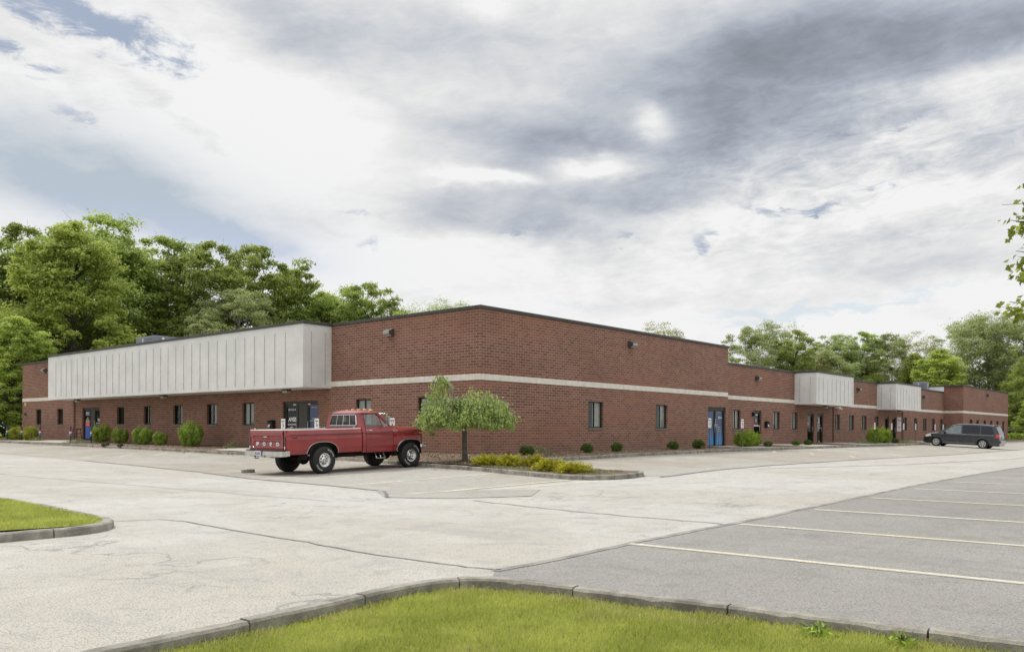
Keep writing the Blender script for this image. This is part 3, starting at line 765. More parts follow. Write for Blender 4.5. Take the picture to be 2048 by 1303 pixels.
ribsL = [12.4 - 3 * .815 + .4 + k * .8155 for k in range(32)]
ribsL = [u for u in ribsL if 9.3 < u < 36.7]
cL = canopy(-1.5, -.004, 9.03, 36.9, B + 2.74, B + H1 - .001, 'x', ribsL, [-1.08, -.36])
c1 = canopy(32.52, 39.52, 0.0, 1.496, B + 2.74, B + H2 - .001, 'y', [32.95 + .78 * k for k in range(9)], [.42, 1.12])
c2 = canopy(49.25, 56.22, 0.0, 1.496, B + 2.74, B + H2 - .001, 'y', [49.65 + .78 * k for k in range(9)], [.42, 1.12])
def soffit_light(x, y, parent, ax):
    w, d = (.22, .13) if ax == 'y' else (.13, .22)
    mb = MB(); mb.box(x - w, x + w, y - d, y + d, B + 2.66, B + 2.74); mb.box(x - w * .8, x + w * .8, y - d * .8, y + d * .8, B + 2.58, B + 2.66, 1)
    mb.build("soffit_light", [M['lamp_case'], M['grey_lamp']], parent, bevel=.01)
for y in (34.1, 22.85, 11.3): soffit_light(-.8, y, cL, 'x')
soffit_light(36.3, .8, c1, 'y'); soffit_light(53.0, .8, c2, 'y')
def wall_light(x, y, z, face):
    """small wall pack with slanted lens"""
    mb = MB(); w = .21
    prof = [(0, -.12), (.10, -.14), (.27, -.05), (.29, .07), (.10, .16), (0, .16)]
    def P(u, d, h): return (x - d, y + u, z + h) if face == 'x' else (x + u, y - d, z + h)
    n = len(prof)
    mb.add([P(-w, d, h) for d, h in prof] + [P(w, d, h) for d, h in prof], [tuple(range(n)), tuple(range(2 * n - 1, n - 1, -1))] + [(k, (k + 1) % n, n + (k + 1) % n, n + k) for k in range(n)])
    o = mb.build("wall_light", M['lamp_case'], bld, recalc=True, bevel=.01)
    mb = MB(); mb.quad(P(-w * .9, .125, -.125 - .012), P(w * .9, .125, -.137), P(w * .9, .285, -.05), P(-w * .9, .285, -.05)); mb.quad(P(-w * .9, .275, -.045), P(w * .9, .275, -.045), P(w * .9, .295, .065), P(-w * .9, .295, .065))
    mb.build("lens", M['grey_lamp'], o)
wall_light(0, 5.05, B + 4.9, 'x'); wall_light(0, 41.4, B + 4.9, 'x'); wall_light(10.15, 0, B + 4.9, 'y')
for X in (26.69, 44.71, 62.36): wall_light(X, 1.5, B + 4.2, 'y')
wall_light(79.7, -.25, B + 4.9, 'y')

# windows
def window(axis, plane, u0, u1, z0, z1, blind=(.35, 1.0), part='half'):
    P = (lambda u, z, d: (plane + d, u, z)) if axis == 'x' else (lambda u, z, d: (u, plane + d, z))
    def bx(mb, a, b, c, d, d0, d1, m=0):
        p = [P(a, c, d0), P(b, c, d0), P(b, c, d1), P(a, c, d1), P(a, d, d0), P(b, d, d0), P(b, d, d1), P(a, d, d1)]
        mb.add(p, [(0, 3, 2, 1), (4, 5, 6, 7), (0, 1, 5, 4), (1, 2, 6, 5), (2, 3, 7, 6), (3, 0, 4, 7)], m)
    t = .045; um = (u0 + u1) / 2; zs = z0 + .055
    mb = MB()
    bx(mb, u0 + .002, u0 + t, zs, z1 - .002, .09, .16); bx(mb, u1 - t, u1 - .002, zs, z1 - .002, .09, .16)
    bx(mb, u0 + t, u1 - t, z1 - t, z1 - .002, .09, .16); bx(mb, u0 + t, u1 - t, zs, zs + t, .09, .16); bx(mb, um - .022, um + .022, zs + t, z1 - t, .10, .155)
    o = mb.build("window", M['bronze'], bld)
    mb = MB(); bx(mb, u0 - .02, u1 + .02, z0 - .03, z0 + .045, -.03, .088); mb.build("sill", M['alu'], o, bevel=.006)
    for (a, b) in ((u0 + t, um - .022), (um + .022, u1 - t)):
        mb = MB(); mb.quad(P(a, zs + t, .13), P(b, zs + t, .13), P(b, z1 - t, .13), P(a, z1 - t, .13)); mb.build("pane", M['glass'], o)
    mb = MB(); a = u0 + t + (u1 - u0 - 2 * t) * blind[0]; b = u0 + t + (u1 - u0 - 2 * t) * blind[1]; k = a
    while k < b - .02:
        mb.quad(P(k, zs + t, .150), P(k + .082, zs + t, .162), P(k + .082, z1 - .05, .162), P(k, z1 - .05, .150)); k += .078
    mb.build("blind", M['blind'], o)
bl_left = [(0, 1), (0, 1), (0, .95), (0, .55), (0, .62), (0, .7), (0, .3), (0, .4), (0, .45)]
for (a, b), bl in zip(LW, bl_left): window('x', REC if 9.2 < a < 36.7 else 0, a, b, B + lz0(a), B + 2.22, bl)
for a, b in RW1: window('y', 0, a, b, B + 1.0, B + 2.2, (.42, 1))
for a, b in RW2: window('y', 1.5 + (REC if 33.3 < (a + b) / 2 < 39.77 or 49.9 < a < 56.3 else 0), a, b, B + 1.0, B + 2.2, (.36, 1))
for a, b in RW3: window('y', -.25, a, b, B + 1.0, B + 2.2, (.5, 1))

# lettering helper
def text(body, size, mat, parent, loc, axis, name="lettering", width=None, bold=0.0, shear=0.0, sx=1.0):
    cu = bpy.data.curves.new("t", 'FONT'); cu.body = body; cu.size = size; cu.align_x = 'CENTER'; cu.align_y = 'CENTER'; cu.offset = bold; cu.shear = shear
    tmp = bpy.data.objects.new("t", cu)
    link(tmp); dg = bpy.context.evaluated_depsgraph_get(); me = bpy.data.meshes.new_from_object(tmp.evaluated_get(dg))
    bpy.data.objects.remove(tmp)
    xs_ = [q.co.x for q in me.vertices]; wd = (max(xs_) - min(xs_)) if xs_ else 1
    k = (width / wd) if width else sx
    for q in me.vertices:
        x, y = q.co.x * k, q.co.y
        q.co = (x, 0, y) if axis == 'y' else ((0, -x, y) if axis == 'x' else (x, y, 0))
    me.materials.clear(); me.materials.append(mat); me.name = name
    o = bpy.data.objects.new(name, me); o.location = loc
    if parent: o.parent = parent
    link(o); return o

# doors
def leaf(axis, plane, u0, u1, z0, z1, gmat, frame=.07, handle=None, glass_z=None):
    P = (lambda u, z, d: (plane + d, u, z)) if axis == 'x' else (lambda u, z, d: (u, plane + d, z))
    def bx(mb, a, b, c, d, d0, d1, m=0):
        p = [P(a, c, d0), P(b, c, d0), P(b, c, d1), P(a, c, d1), P(a, d, d0), P(b, d, d0), P(b, d, d1), P(a, d, d1)]
        mb.add(p, [(0, 3, 2, 1), (4, 5, 6, 7), (0, 1, 5, 4), (1, 2, 6, 5), (2, 3, 7, 6), (3, 0, 4, 7)], m)
    mb = MB(); f = frame
    bx(mb, u0, u0 + f, z0, z1, .10, .16); bx(mb, u1 - f, u1, z0, z1, .10, .16); bx(mb, u0 + f, u1 - f, z1 - f, z1, .10, .16); bx(mb, u0 + f, u1 - f, z0, z0 + .16, .10, .16)
    o = mb.build("door", M['bronze'], bld)
    mb = MB(); mb.quad(P(u0 + f, z0 + .16, .13), P(u1 - f, z0 + .16, .13), P(u1 - f, z1 - f, .13), P(u0 + f, z1 - f, .13)); mb.build("pane", gmat, o)
    if handle is not None:
        mb = MB(); mb.tube([P(handle, z0 + .85, .05), P(handle, z0 + 1.3, .05)], .014, 6); mb.tube([P(handle, z0 + .9, .1), P(handle, z0 + .9, .05)], .01, 6); mb.tube([P(handle, z0 + 1.25, .1), P(handle, z0 + 1.25, .05)], .01, 6)
        mb.build("handle", M['steel'], o, smooth=True)
    return o
def doorframe(axis, plane, u0, u1, z0, z1, posts, head=.10):
    P = (lambda u, z, d: (plane + d, u, z)) if axis == 'x' else (lambda u, z, d: (u, plane + d, z))
    mb = MB()
    def bx(a, b, c, d, d0, d1):
        p = [P(a, c, d0), P(b, c, d0), P(b, c, d1), P(a, c, d1), P(a, d, d0), P(b, d, d0), P(b, d, d1), P(a, d, d1)]
        mb.add(p, [(0, 3, 2, 1), (4, 5, 6, 7), (0, 1, 5, 4), (1, 2, 6, 5), (2, 3, 7, 6), (3, 0, 4, 7)])
    for a in posts: bx(a - .025, a + .025, z0, z1 - head, .08, .18)
    bx(u0 + .003, u1 - .003, z1 - head, z1 - .003, .07, .18)
    return mb.build("door_frame", M['bronze'], bld)
DT = B + 2.22
# main left entrance: two glazed doors with a solid panel between them
X0 = REC
doorframe('x', X0, 10.15, 12.96, B, DT, [10.18, 11.1, 11.85, 12.93])
dA = leaf('x', X0, 11.88, 12.90, B + .01, DT - .1, M['door_glass'], .12, 11.93)
dB = leaf('x', X0, 10.21, 11.07, B + .01, DT - .1, M['poster'], .07, 11.02)
mb = MB(); mb.box(X0 + .10, X0 + .14, 11.13, 11.82, B, DT - .1); mb.build("door_panel", M['mid_door'], bld)
xf = X0 + .122
text("5200 PLAZA DR", .11, M['ltxt'], dA, (xf, 12.37, B + 1.84), 'x', width=.62, bold=.003)
text("AMSS", .27, M['ltxt'], dA, (xf, 12.36, B + 1.38), 'x', width=.72, bold=.012, shear=.35)
text("AUTOMATION MACHINE", .09, M['ltxt'], dA, (xf, 12.36, B + 1.15), 'x', width=.74, bold=.004)
text("INC", .09, M['ltxt'], dA, (xf, 12.36, B + 1.02), 'x', width=.16, bold=.004)
mb = MB(); mb.box(xf, xf + .002, 12.0, 12.73, B + .93, B + .96); mb.build("stripe", M['rtxt'], dA)
for u in (12.0, 11.0 - .12):
    text("5200", .09, M['ltxt'], dA if u > 11.5 else dB, (X0 + .092, u + .12, DT - .145), 'x', width=.22, bold=.004)
text("SOUTHALL", .07, M['ltxt'], dB, (xf, 10.62, B + 1.93), 'x', width=.4)
text("JOSLA", .10, M['ltxt'], dB, (xf, 10.55, B + 1.42), 'x', width=.45)
mb = MB(); mb.box(xf, xf + .002, 10.3, 10.98, B + 1.315, B + 1.33); mb.build("stripe", M['ltxt'], dB)
# far left entrance
doorframe('x', X0, 33.0, 35.62, B + .1, DT, [33.03, 33.95, 34.6, 35.59])
dC = leaf('x', X0, 34.63, 35.56, B + .11, DT - .1, M['door_glass'], .10)
dD = leaf('x', X0, 33.06, 33.92, B + .11, DT - .1, M['door_glass'], .07, 33.87)
mb = MB(); mb.box(X0 + .10, X0 + .14, 33.98, 34.57, B + .1, DT - .1); mb.build("door_panel", M['mid_door'], bld)
mb = MB(); mb.box(xf - .004, xf, 34.72, 35.44, B + .22, B + 1.02, 0); mb.box(xf - .004, xf, 34.72, 35.44, B + 1.03, B + 1.42, 1); mb.build("poster", [M['blue'], M['redsign']], dC)
mb = MB(); mb.box(xf - .004, xf, 34.76, 35.40, B + 1.72, B + 2.0, 0); mb.build("logo_panel", M['navy'], dC)
text("EPIC", .26, M['ltxt'], dC, (xf - .006, 35.08, B + 1.86), 'x', width=.5, bold=.004)
for k, (s_, w_) in enumerate([("TAX", .2), ("LEGAL", .26), ("PAYROLL", .42), ("BOOKKEEPING", .5), ("CONSULTING", .5), ("SERVICES", .45)]):
    text(s_, .08, M['ltxt'], dC, (xf - .006, 35.08, B + 1.66 - .04 - k * .055), 'x', width=w_)
for k in range(3): text(("WALK IN", "WELCOME", "OPEN")[k], .08, M['ltxt'], dC, (xf - .006, 35.08, B + 1.34 - k * .11), 'x', width=.42)
text("RS", .26, M['ltxt'], dD, (xf - .006, 33.42, B + 1.45), 'x', width=.32, bold=.006)
text("AIR POWER", .1, M['ltxt'], dD, (xf - .006, 33.47, B + 1.25), 'x', width=.7, bold=.004)
text("INC", .1, M['ltxt'], dD, (xf - .006, 33.47, B + 1.1), 'x', width=.2)
# right facade doors
o_ = doorframe('y', 0, 17.6, 19.65, B, DT - .01, [17.63, 18.6, 19.62], .16)
d1 = leaf('y', 0, 17.66, 18.57, B + .01, DT - .17, M['poster'], .06, 18.5); d2 = leaf('y', 0, 18.63, 19.59, B + .01, DT - .17, M['poster'], .07, 18.72)
text("5206 PLAZA", .08, M['ltxt'], d2, (19.1, .122, B + 1.96), 'y', width=.5); text("JOSLA", .15, M['ltxt'], d2, (19.2, .122, B + 1.66), 'y', width=.45, bold=.004)
for k in range(3): text(("MONDAY", "TO FRIDAY", "8 - 5")[k], .07, M['ltxt'], d2, (19.1, .122, B + 1.15 - .11 * k), 'y', width=.3)
mb = MB()
for k in range(5): mb.box(18.59, 18.63, .065, .08, B + 1.2 + k * .09, B + 1.25 + k * .09)
mb.build("notice", M['paper'], o_)
doorframe('y', 1.5, 26.33, 27.43, B, DT - .01, [26.36, 27.4], .14)
d3 = leaf('y', 1.5, 26.39, 27.37, B + .01, DT - .15, M['door_glass'], .08, 27.25)
mb = MB(); mb.box(26.65, 27.1, 1.60, 1.605, B + 1.93, B + 2.03); mb.box(26.5, 27.25, 1.60, 1.605, B + 1.24, B + 1.31); mb.build("notice", M['paper'], d3)
text("A", .3, M['ltxt'], d3, (26.85, 1.6, B + 1.6), 'y', width=.2); text("HYDRAULIC", .1, M['rtxt'], d3, (26.88, 1.6, B + 1.42), 'y', width=.55, bold=.004)
Y1 = 1.5 + REC
for (a, b) in ((35.07, 36.25), (36.83, 37.99), (51.72, 52.83), (53.64, 54.85)):
    doorframe('y', Y1, a, b, B, DT - .01, [a + .03, b - .03], .12)
    d_ = leaf('y', Y1, a + .06, b - .06, B + .01, DT - .13, M['door_glass'], .08, b - .2)
    if a == 36.83:
        text("3", .46, M['ltxt'], d_, (37.35, Y1 + .095, B + 1.66), 'y', width=.33, bold=.01)
        text("PLASTIC", .11, M['ltxt'], d_, (37.4, Y1 + .095, B + 1.36), 'y', width=.5, bold=.004); text("TOOLING", .16, M['ltxt'], d_, (37.42, Y1 + .095, B + 1.18), 'y', width=.55, bold=.004)
        mb = MB(); mb.box(37.38, 37.5, Y1 + .09, Y1 + .1, B + .16, B + .25); mb.build("sticker", M['paper'], d_)
    if a == 35.07:
        mb = MB(); mb.box(35.42, 35.62, Y1 + .125, Y1 + .13, B + 1.38, B + 1.55); mb.build("notice", M['tan'], d_)
        text("SUITE 12", .1, M['inkgrey'], d_, (35.6, Y1 + .095, B + 1.26), 'y', width=.7)
doorframe('y', -.25, 75.1, 76.2, B, DT - .01, [75.13, 76.17], .12); leaf('y', -.25, 75.16, 76.14, B + .01, DT - .13, M['door_glass'], .08, 75.3)

def flat_sign(name, x0, x1, y, z0, z1, mat, label, cat):
    mb = MB(); mb.box(x0, x1, y - .03, y, z0, z1); return tag(mb.build(name, mat, bevel=.004), label, cat)
# two stacked white signs beside the far entry
for (z0, z1, s1, s2, lb) in ((1.62, 2.2, "Real", "ESTATE", "upper of two white notice panels beside the narrow dark doors"), (.98, 1.6, "Victor", "OFFICE", "lower of two white notice panels beside the narrow dark doors")):
    o = flat_sign("wall_sign", 55.02, 56.1, 1.5 + REC, B + z0, B + z1, M['paper'], lb, "sign")
    text(s1, .40, M['navy'], o, (55.56, 1.5 + REC - .034, B + (z0 + z1) / 2 + .05), 'y', width=.78, bold=.006)
    text(s2, .12, M['inkgrey'], o, (55.56, 1.5 + REC - .034, B + z0 + .1), 'y', width=.7)
o = MB().box(-.025, 0, 44.98, 45.32, B + 2.5, B + 2.74).build("notice_plate", M['tan'], bevel=.003); tag(o, "small tan plate high on the brick near the far left corner", "plate")
o = MB().box(-.03, 0, 44.95, 45.3, B + 1.82, B + 2.0, 0).box(-.03, 0, 44.85, 45.1, B + 1.68, B + 1.8, 1).build("meter_box", [M['black'], M['hvac']], bevel=.003); tag(o, "small black and blue-grey box on the far left brick corner", "utility box")
# mailboxes
def mailbox(x, y, z, face, label):
    o = empty("mailbox", (x, y, z), 0 if face == 'x' else R(90), label, "mailbox")
    mb = MB(); pr = [(0, 0), (-.16, .02), (-.22, .30), (-.18, .36), (0, .42)]
    n = len(pr); w = .19
    mb.add([(d, -w, h) for d, h in pr] + [(d, w, h) for d, h in pr], [tuple(range(n)), tuple(range(2 * n - 1, n - 1, -1))] + [(k, (k + 1) % n, n + (k + 1) % n, n + k) for k in range(n)])
    mb.build("box", M['black'], o, recalc=True, bevel=.01)
    MB().box(-.25, -.005, -.215, .215, .385, .40).build("lid", M['black'], o, bevel=.004)
    mb = MB(); mb.obox((-.205, .05, .16), (.004, 0, .002), (0, .075, 0), (.02, 0, .085)); mb.build("notice", M['paper'], o)
    return o
mailbox(REC, 13.75, B + .95, 'x', "black wall mailbox with white paper notice beside the left entrance doors")
mailbox(28.05, 1.5, B + 1.15, 'y', "small black wall mailbox beside the single dark door on the right facade")
o = MB().box(26.05, 26.2, 1.32, 1.5, B + 1.85, B + 2.1).box(26.2, 26.25, 1.36, 1.44, B + 1.9, B + 1.98, 1).build("security_camera", [M['black'], M['grey_lamp']], bevel=.01); tag(o, "small black security camera above the single dark door", "camera")
o = MB().box(40.0, 40.35, 1.2, 1.5, B + 2.62, B + 2.74).box(40.3, 40.5, 1.15, 1.3, B + 2.55, B + 2.66).build("security_camera", M['white'], bevel=.02); tag(o, "small white security camera under the stone band between the two short canopies", "camera")
o = MB().box(20.05, 20.25, 1.44, 1.5, B + 1.1, B + 1.25).build("doorbell_box", M['black'], bevel=.01); tag(o, "tiny black intercom box on brick right of the blue doors", "intercom")

# rooftop units
def hvac(x, y, z, sx, sy, sz, label):
    o = empty("rooftop_unit", (x, y, z), 0, label, "air conditioner")
    MB().box(-sx, sx, -sy, sy, .1, sz).box(-sx * .96, sx * .96, -sy * .96, sy * .96, 0, .1).build("casing", M['hvac'], o, bevel=.02)
    mb = MB(); n = 9
    for k in range(n):
        zz = .3 + (sz - .5) * k / (n - 1)
        mb.box(-sx - .012, -sx - .001, -sy * .85, -sy * .1, zz - .03, zz + .012)
    mb.build("grille", M['hvac_d'], o)
    MB().box(-sx - .03, -sx - .001, sy * .15, sy * .22, .3, sz - .1).box(-sx * .3, -sx * .1, -sy - .03, -sy - .001, .2, sz * .95).build("conduit", M['white'], o)
    MB().box(-sx * .6, sx * .6, -sy * .6, sy * .6, sz + .002, sz + .08).build("fan_guard", M['hvac_d'], o, bevel=.02)
    return o
hvac(4.2, 33.9, B + H1 - .3, .8, 1.25, 1.86, "grey rooftop air conditioner behind the long white canopy")
hvac(68.3, 3.3, B + H2 - .3, .42, .65, 1.38, "small grey rooftop air conditioner near the far brick wing")

# ------------------------------------------------------------------ lot furniture
def sign_post(x, y, rz, hp, z, label, w=.15, hgt=.46):
    o = empty("reserved_parking_sign", (x, y, z), rz, label, "parking sign", "reserved parking signs on posts")
    MB().box(-.02, .02, -.012, .012, -.2, hp).build("post", M['greypost'], o)
    mb = MB(); mb.box(-w, w, -.02, -.0125, hp - hgt + .03, hp + .03); p = mb.build("sign_panel", M['white'], o, bevel=.003)
    text("RESERVED", .07, M['ink'], p, (0, -.022, hp - .07), 'y', width=w * 1.6, bold=.002)
    text("VAN", .07, M['inkgrey'], p, (0, -.022, hp - .38), 'y', width=w * 1.2, bold=.002)
    mb = MB()      # wheelchair mark
    mb.tube([(.012 + .045 * math.cos(a), -.0225, hp - .235 + .045 * math.sin(a)) for a in [R(200 + 24 * k) for k in range(11)]], .008, 5)
    mb.tube([(-.015, -.0225, hp - .15), (-.01, -.0225, hp - .22), (.03, -.0225, hp - .22), (.05, -.0225, hp - .28)], .009, 5)
    mb.obox((-.017, -.0225, hp - .125), (.013, 0, 0), (0, .002, 0), (0, 0, .013))
    mb.build("wheelchair_symbol", M['ink'], p)
    return o
for (x, y, lb) in [(-2.45, 9.05, "white reserved parking sign left of the glass doors behind the red truck bed"), (-2.45, 6.7, "white reserved parking sign right of the glass doors behind the red truck bed"), (-2.45, 2.1, "white reserved parking sign seen behind the red truck's windshield")]:
    sign_post(x, y, R(-90), 1.72 - bedz(x, y) + .03, bedz(x, y), lb)
for (x, lb) in [(13.65, "white reserved parking sign in front of the blue double doors"), (17.09, "white reserved parking sign in front of the large bush by the blue doors"), (37.26, "white reserved parking sign in front of the large rounded bush pair"), (40.93, "white reserved parking sign between the large bush and the stacked wall notices"), (43.73, "white reserved parking sign just right of the stacked wall notices"), (46.75, "white reserved parking sign left of the dark van's nose"), (52.13, "white reserved parking sign behind the dark van's bonnet"), (54.54, "white reserved parking sign peeking above the dark van's windshield")]:
    zz = bedz(x, -2.2); sign_post(x, -2.2, 0, 1.93 - zz, zz, lb)
# five striped stakes
for k, (x, y, lb) in enumerate([(-1.8, 43.3, "leftmost striped stake"), (-1.8, 40.6, "striped stake in front of the yellow-green bushes"), (-1.8, 37.4, "striped stake right of the yellow-green bushes"), (-1.8, 32.6, "striped stake left of the wooden stool"), (-1.8, 29.6, "striped stake beside the first round bush by the doors")]):
    o = empty("striped_stake", (x, y, bedz(x, y)), R(-90), lb + ", red white and blue", "stake", "striped stakes along the far left walk")
    MB().box(-.035, .035, -.02, .02, -.1, .5).build("post", M['black'], o)
    mb = MB(); mb.box(-.07, .07, -.03, .03, .72, .97, 0); mb.box(-.075, .075, -.033, .033, .63, .72, 1); mb.box(-.08, .08, -.033, .033, .40, .55, 2); mb.box(-.075, .075, -.033, .033, .55, .63, 3); mb.build("banner", [M['navy'], M['redsign'], M['blue'], M['white']], o)
    mb = MB(); cs = [(.045 * (1 if i % 2 == 0 else .45) * math.sin(R(36 * i)), .045 * (1 if i % 2 == 0 else .45) * math.cos(R(36 * i))) for i in range(10)]
    mb.add([(a, -.036, .475 + b) for a, b in cs], [tuple(range(10))]); mb.build("star", M['white'], o)
# stool
o = empty("bar_stool", (-.75, 34.3, bedz(-.75, 34.3) + .03), R(20), "dark wooden bar stool standing on the walk beside the far left doors", "stool")
MB().box(-.17, .17, -.22, .22, .72, .77).build("seat", M['wood'], o, bevel=.02)
for sx in (-1, 1):
    for sy in (-1, 1):
        MB().tube([(sx * .13, sy * .17, .72), (sx * .19, sy * .23, 0)], .022, 6).build("leg", M['wood'], o)
mb = MB()
for h in (.22, .42): 
    k = .13 + (.06) * (1 - h / .72); q = .17 + .06 * (1 - h / .72)
    mb.tube([(-k, -q, h), (-k, q, h)], .012, 5); mb.tube([(k, -q, h), (k, q, h)], .012, 5); mb.tube([(-k, -q, h + .05), (k, -q, h + .05)], .012, 5); mb.tube([(-k, q, h + .05), (k, q, h + .05)], .012, 5)
mb.build("rung", M['wood'], o)
def rock(x, y, z, s, label, mat=None, sq=.6):
    bm = bmesh.new(); bmesh.ops.create_icosphere(bm, subdivisions=3, radius=1)
    for q in bm.verts:
        n = .75 + .45 * math.sin(q.co.x * 3 + x) * math.sin(q.co.y * 4 + y) + random.uniform(-.05, .05); q.co = Vector((q.co.x * s * n, q.co.y * s * n, q.co.z * s * sq * n))
    me = bpy.data.meshes.new("rock"); bm.to_mesh(me); bm.free(); me.materials.append(mat or M['rock'])
    o = bpy.data.objects.new("rock", me); o.location = (x, y, z); link(o); return tag(o, label, "rock", "rocks on the left kerb")
rock(-2.95, 25.0, .47, .22, "larger dark brown rock lying on the kerb before the bushes"); rock(-2.95, 23.2, .45, .19, "smaller dark brown rock lying on the kerb before the bushes")
# block behind the far rear wheel
o = MB().box(-.22, .22, -.09, .09, 0, .10).box(-.22, .22, .12, .26, 0, .09).build("wheel_block", M['kerb'], bevel=.008); o.location = (-8.75, 1.35, G(-8.75, 1.35) + .004); o.rotation_euler = (0, 0, R(65))
tag(o, "grey concrete block on the asphalt behind the truck's far rear wheel", "block")

# ------------------------------------------------------------------ foliage
def rot_leaves(c, nrm_, size, aspect, spin):
    """diamond leaves at c with normal nrm_ -> verts (n*4,3), faces"""
    n = len(c)
    a = np.cross(nrm_, np.tile([0.31, .52, .79], (n, 1))); a /= np.linalg.norm(a, axis=1)[:, None] + 1e-9
    b = np.cross(nrm_, a)
    cs = np.cos(spin)[:, None]; sn = np.sin(spin)[:, None]
    A = a * cs + b * sn; Bv = -a * sn + b * cs
    s = size[:, None]
    V = np.stack([c - A * s * .5, c - Bv * s * aspect * .5 - A * s * .05, c + A * s * .5, c + Bv * s * aspect * .5 - A * s * .05], 1)
    F = (np.arange(n) * 4)[:, None] + np.array([[0, 1, 2, 3]])
    return V.reshape(-1, 3), F
def unit(n, g_):
    d = g_.normal(size=(n, 3)); return d / np.linalg.norm(d, axis=1)[:, None]

def tree_proto(seed, H=20, rad=6, base=3.0, nclus=120, leaves=240, lsize=.30, cr=(.9, 1.7), shape='round', mat=None, squash=.62, bark=None, trunk_r=.32, asp=.6, sparse_top=False):
    g_ = np.random.default_rng(seed); rd = random.Random(seed)
    cz = (H + base) / 2; hz = (H - base) / 2
    C_ = []
    while len(C_) < nclus:
        u = unit(1, g_)[0]; k = g_.uniform(.45, 1.0) ** .5
        z = cz + u[2] * hz * k * .95
        f = (z - base) / (H - base)
        if shape == 'round': w = 1.0
        elif shape == 'cone': w = 1.15 - .75 * f
        elif shape == 'vase': w = .55 + .55 * f
        else: w = 1.0
        lobes = 1 + .22 * math.sin(3 * math.atan2(u[1], u[0]) + seed) + .15 * math.sin(5 * f * 3 + seed)
        C_.append((u[0] * rad * k * w * lobes, u[1] * rad * k * w * lobes, z, g_.uniform(*cr)))
    C_ = np.array(C_)
    # trunk and limbs
    root = empty("tree", (0, 0, 0))
    mb = MB()
    top = H * .80
    tp = [(rd.uniform(-.12, .12) * k, rd.uniform(-.12, .12) * k, top * k / 7) for k in range(8)]
    mb.tube(tp, [trunk_r * (1.25 if k == 0 else 1 - .12 * k) for k in range(8)], 9)
    order = np.argsort(C_[:, 2])
    for idx in order[::max(1, nclus // 46)]:
        c = C_[idx]; f = max(.12, min(.93, (c[2] - 1.5 - .25 * math.hypot(c[0], c[1])) / top))
        k = f * 7; i = min(int(k), 6); p = Vector(tp[i]).lerp(Vector(tp[i + 1]), k - i)
        e = Vector(c[:3]); m1 = p.lerp(e, .4) + Vector((rd.uniform(-.4, .4), rd.uniform(-.4, .4), -.1)); m2 = p.lerp(e, .75) + Vector((rd.uniform(-.3, .3), rd.uniform(-.3, .3), .2))
        r0 = trunk_r * (.42 - .25 * f)
        mb.tube([p, m1, m2, e], [r0, r0 * .7, r0 * .42, r0 * .15], 5, cap=False)
        for q in range(2):
            e2 = e + Vector((rd.uniform(-1, 1), rd.uniform(-1, 1), rd.uniform(0, 1))) * 1.1
            mb.tube([m2, e2], [r0 * .3, r0 * .1], 4, cap=False)
    mb.build("trunk", bark or M['bark'], root, smooth=True)
    # leaves
    n = nclus * leaves
    ci = np.repeat(np.arange(nclus), leaves)
    d = unit(n, g_); d[:, 2] = np.where(g_.random(n) < .65, np.abs(d[:, 2]), d[:, 2])
    rr = C_[ci, 3] * g_.uniform(.25, 1.0, n) ** .45
    rr *= 1 + .5 * np.sin(d[:, 0] * 7 + ci) * np.sin(d[:, 1] * 6 + ci * 1.7)
    P = C_[ci, :3] + d * rr[:, None] * np.array([1, 1, squash])
    if sparse_top:
        keep = g_.random(n) < np.clip(1.25 - (P[:, 2] - base) / (H - base), .35, 1); P = P[keep]; d = d[keep]; n = len(P)
    nn = d * .5 + unit(n, g_) * .7 + np.array([0, 0, .45]); nn /= np.linalg.norm(nn, axis=1)[:, None]
    V, F = rot_leaves(P, nn, lsize * g_.uniform(.6, 1.3, n), asp, g_.uniform(0, 6.28, n))
    np_mesh("crown", V, F, mat, root)
    root["_h"] = H
    return root

protos = {
    'oakA': tree_proto(1, 20, 6.0, 2.5, 340, 215, .27, (.5, 1.25), 'round', M['leaf']),
    'oakB': tree_proto(2, 20, 5.4, 2.5, 300, 215, .26, (.45, 1.15), 'vase', M['leaf']),
    'light': tree_proto(3, 20, 6.2, 1.5, 340, 220, .26, (.45, 1.15), 'cone', M['leaf2']),
    'grey': tree_proto(4, 20, 5.6, 1.5, 310, 215, .24, (.5, 1.2), 'round', M['leaf3'], asp=.45, bark=M['twig']),
    'airy': tree_proto(5, 20, 6.0, 3.0, 190, 125, .24, (.7, 1.4), 'vase', M['leaf4'], asp=.5, bark=M['twig'], trunk_r=.22),
    'dense': tree_proto(6, 20, 7.5, .6, 240, 260, .34, (1.1, 2.0), 'cone', M['leaf'], trunk_r=.3),
    'narrow': tree_proto(8, 20, 3.8, 2.0, 220, 175, .24, (.7, 1.4), 'round', M['leaf3'], asp=.35, squash=1.0, bark=M['twig'], trunk_r=.22),
}
used = set()
def place_tree(kind, x, y, topz, wscale, label, name, group, z=.3, rot=None):
    p = protos[kind]
    if kind in used: o = copy_tree(p)
    else: o = p; used.add(kind)
    s = (topz - z) / 20.6
    o.name = name; o.location = (x, y, z); o.scale = (s * wscale, s * wscale, s); o.rotation_euler = (0, 0, rot if rot is not None else rng.uniform(0, 6.28))
    tag(o, label, "tree", group); 
    if "_h" in o: del o["_h"]
    return o
GL = "trees behind the left end of the building"; GR = "trees behind the right part of the building"; GM = "trees whose tops show above the middle roof"
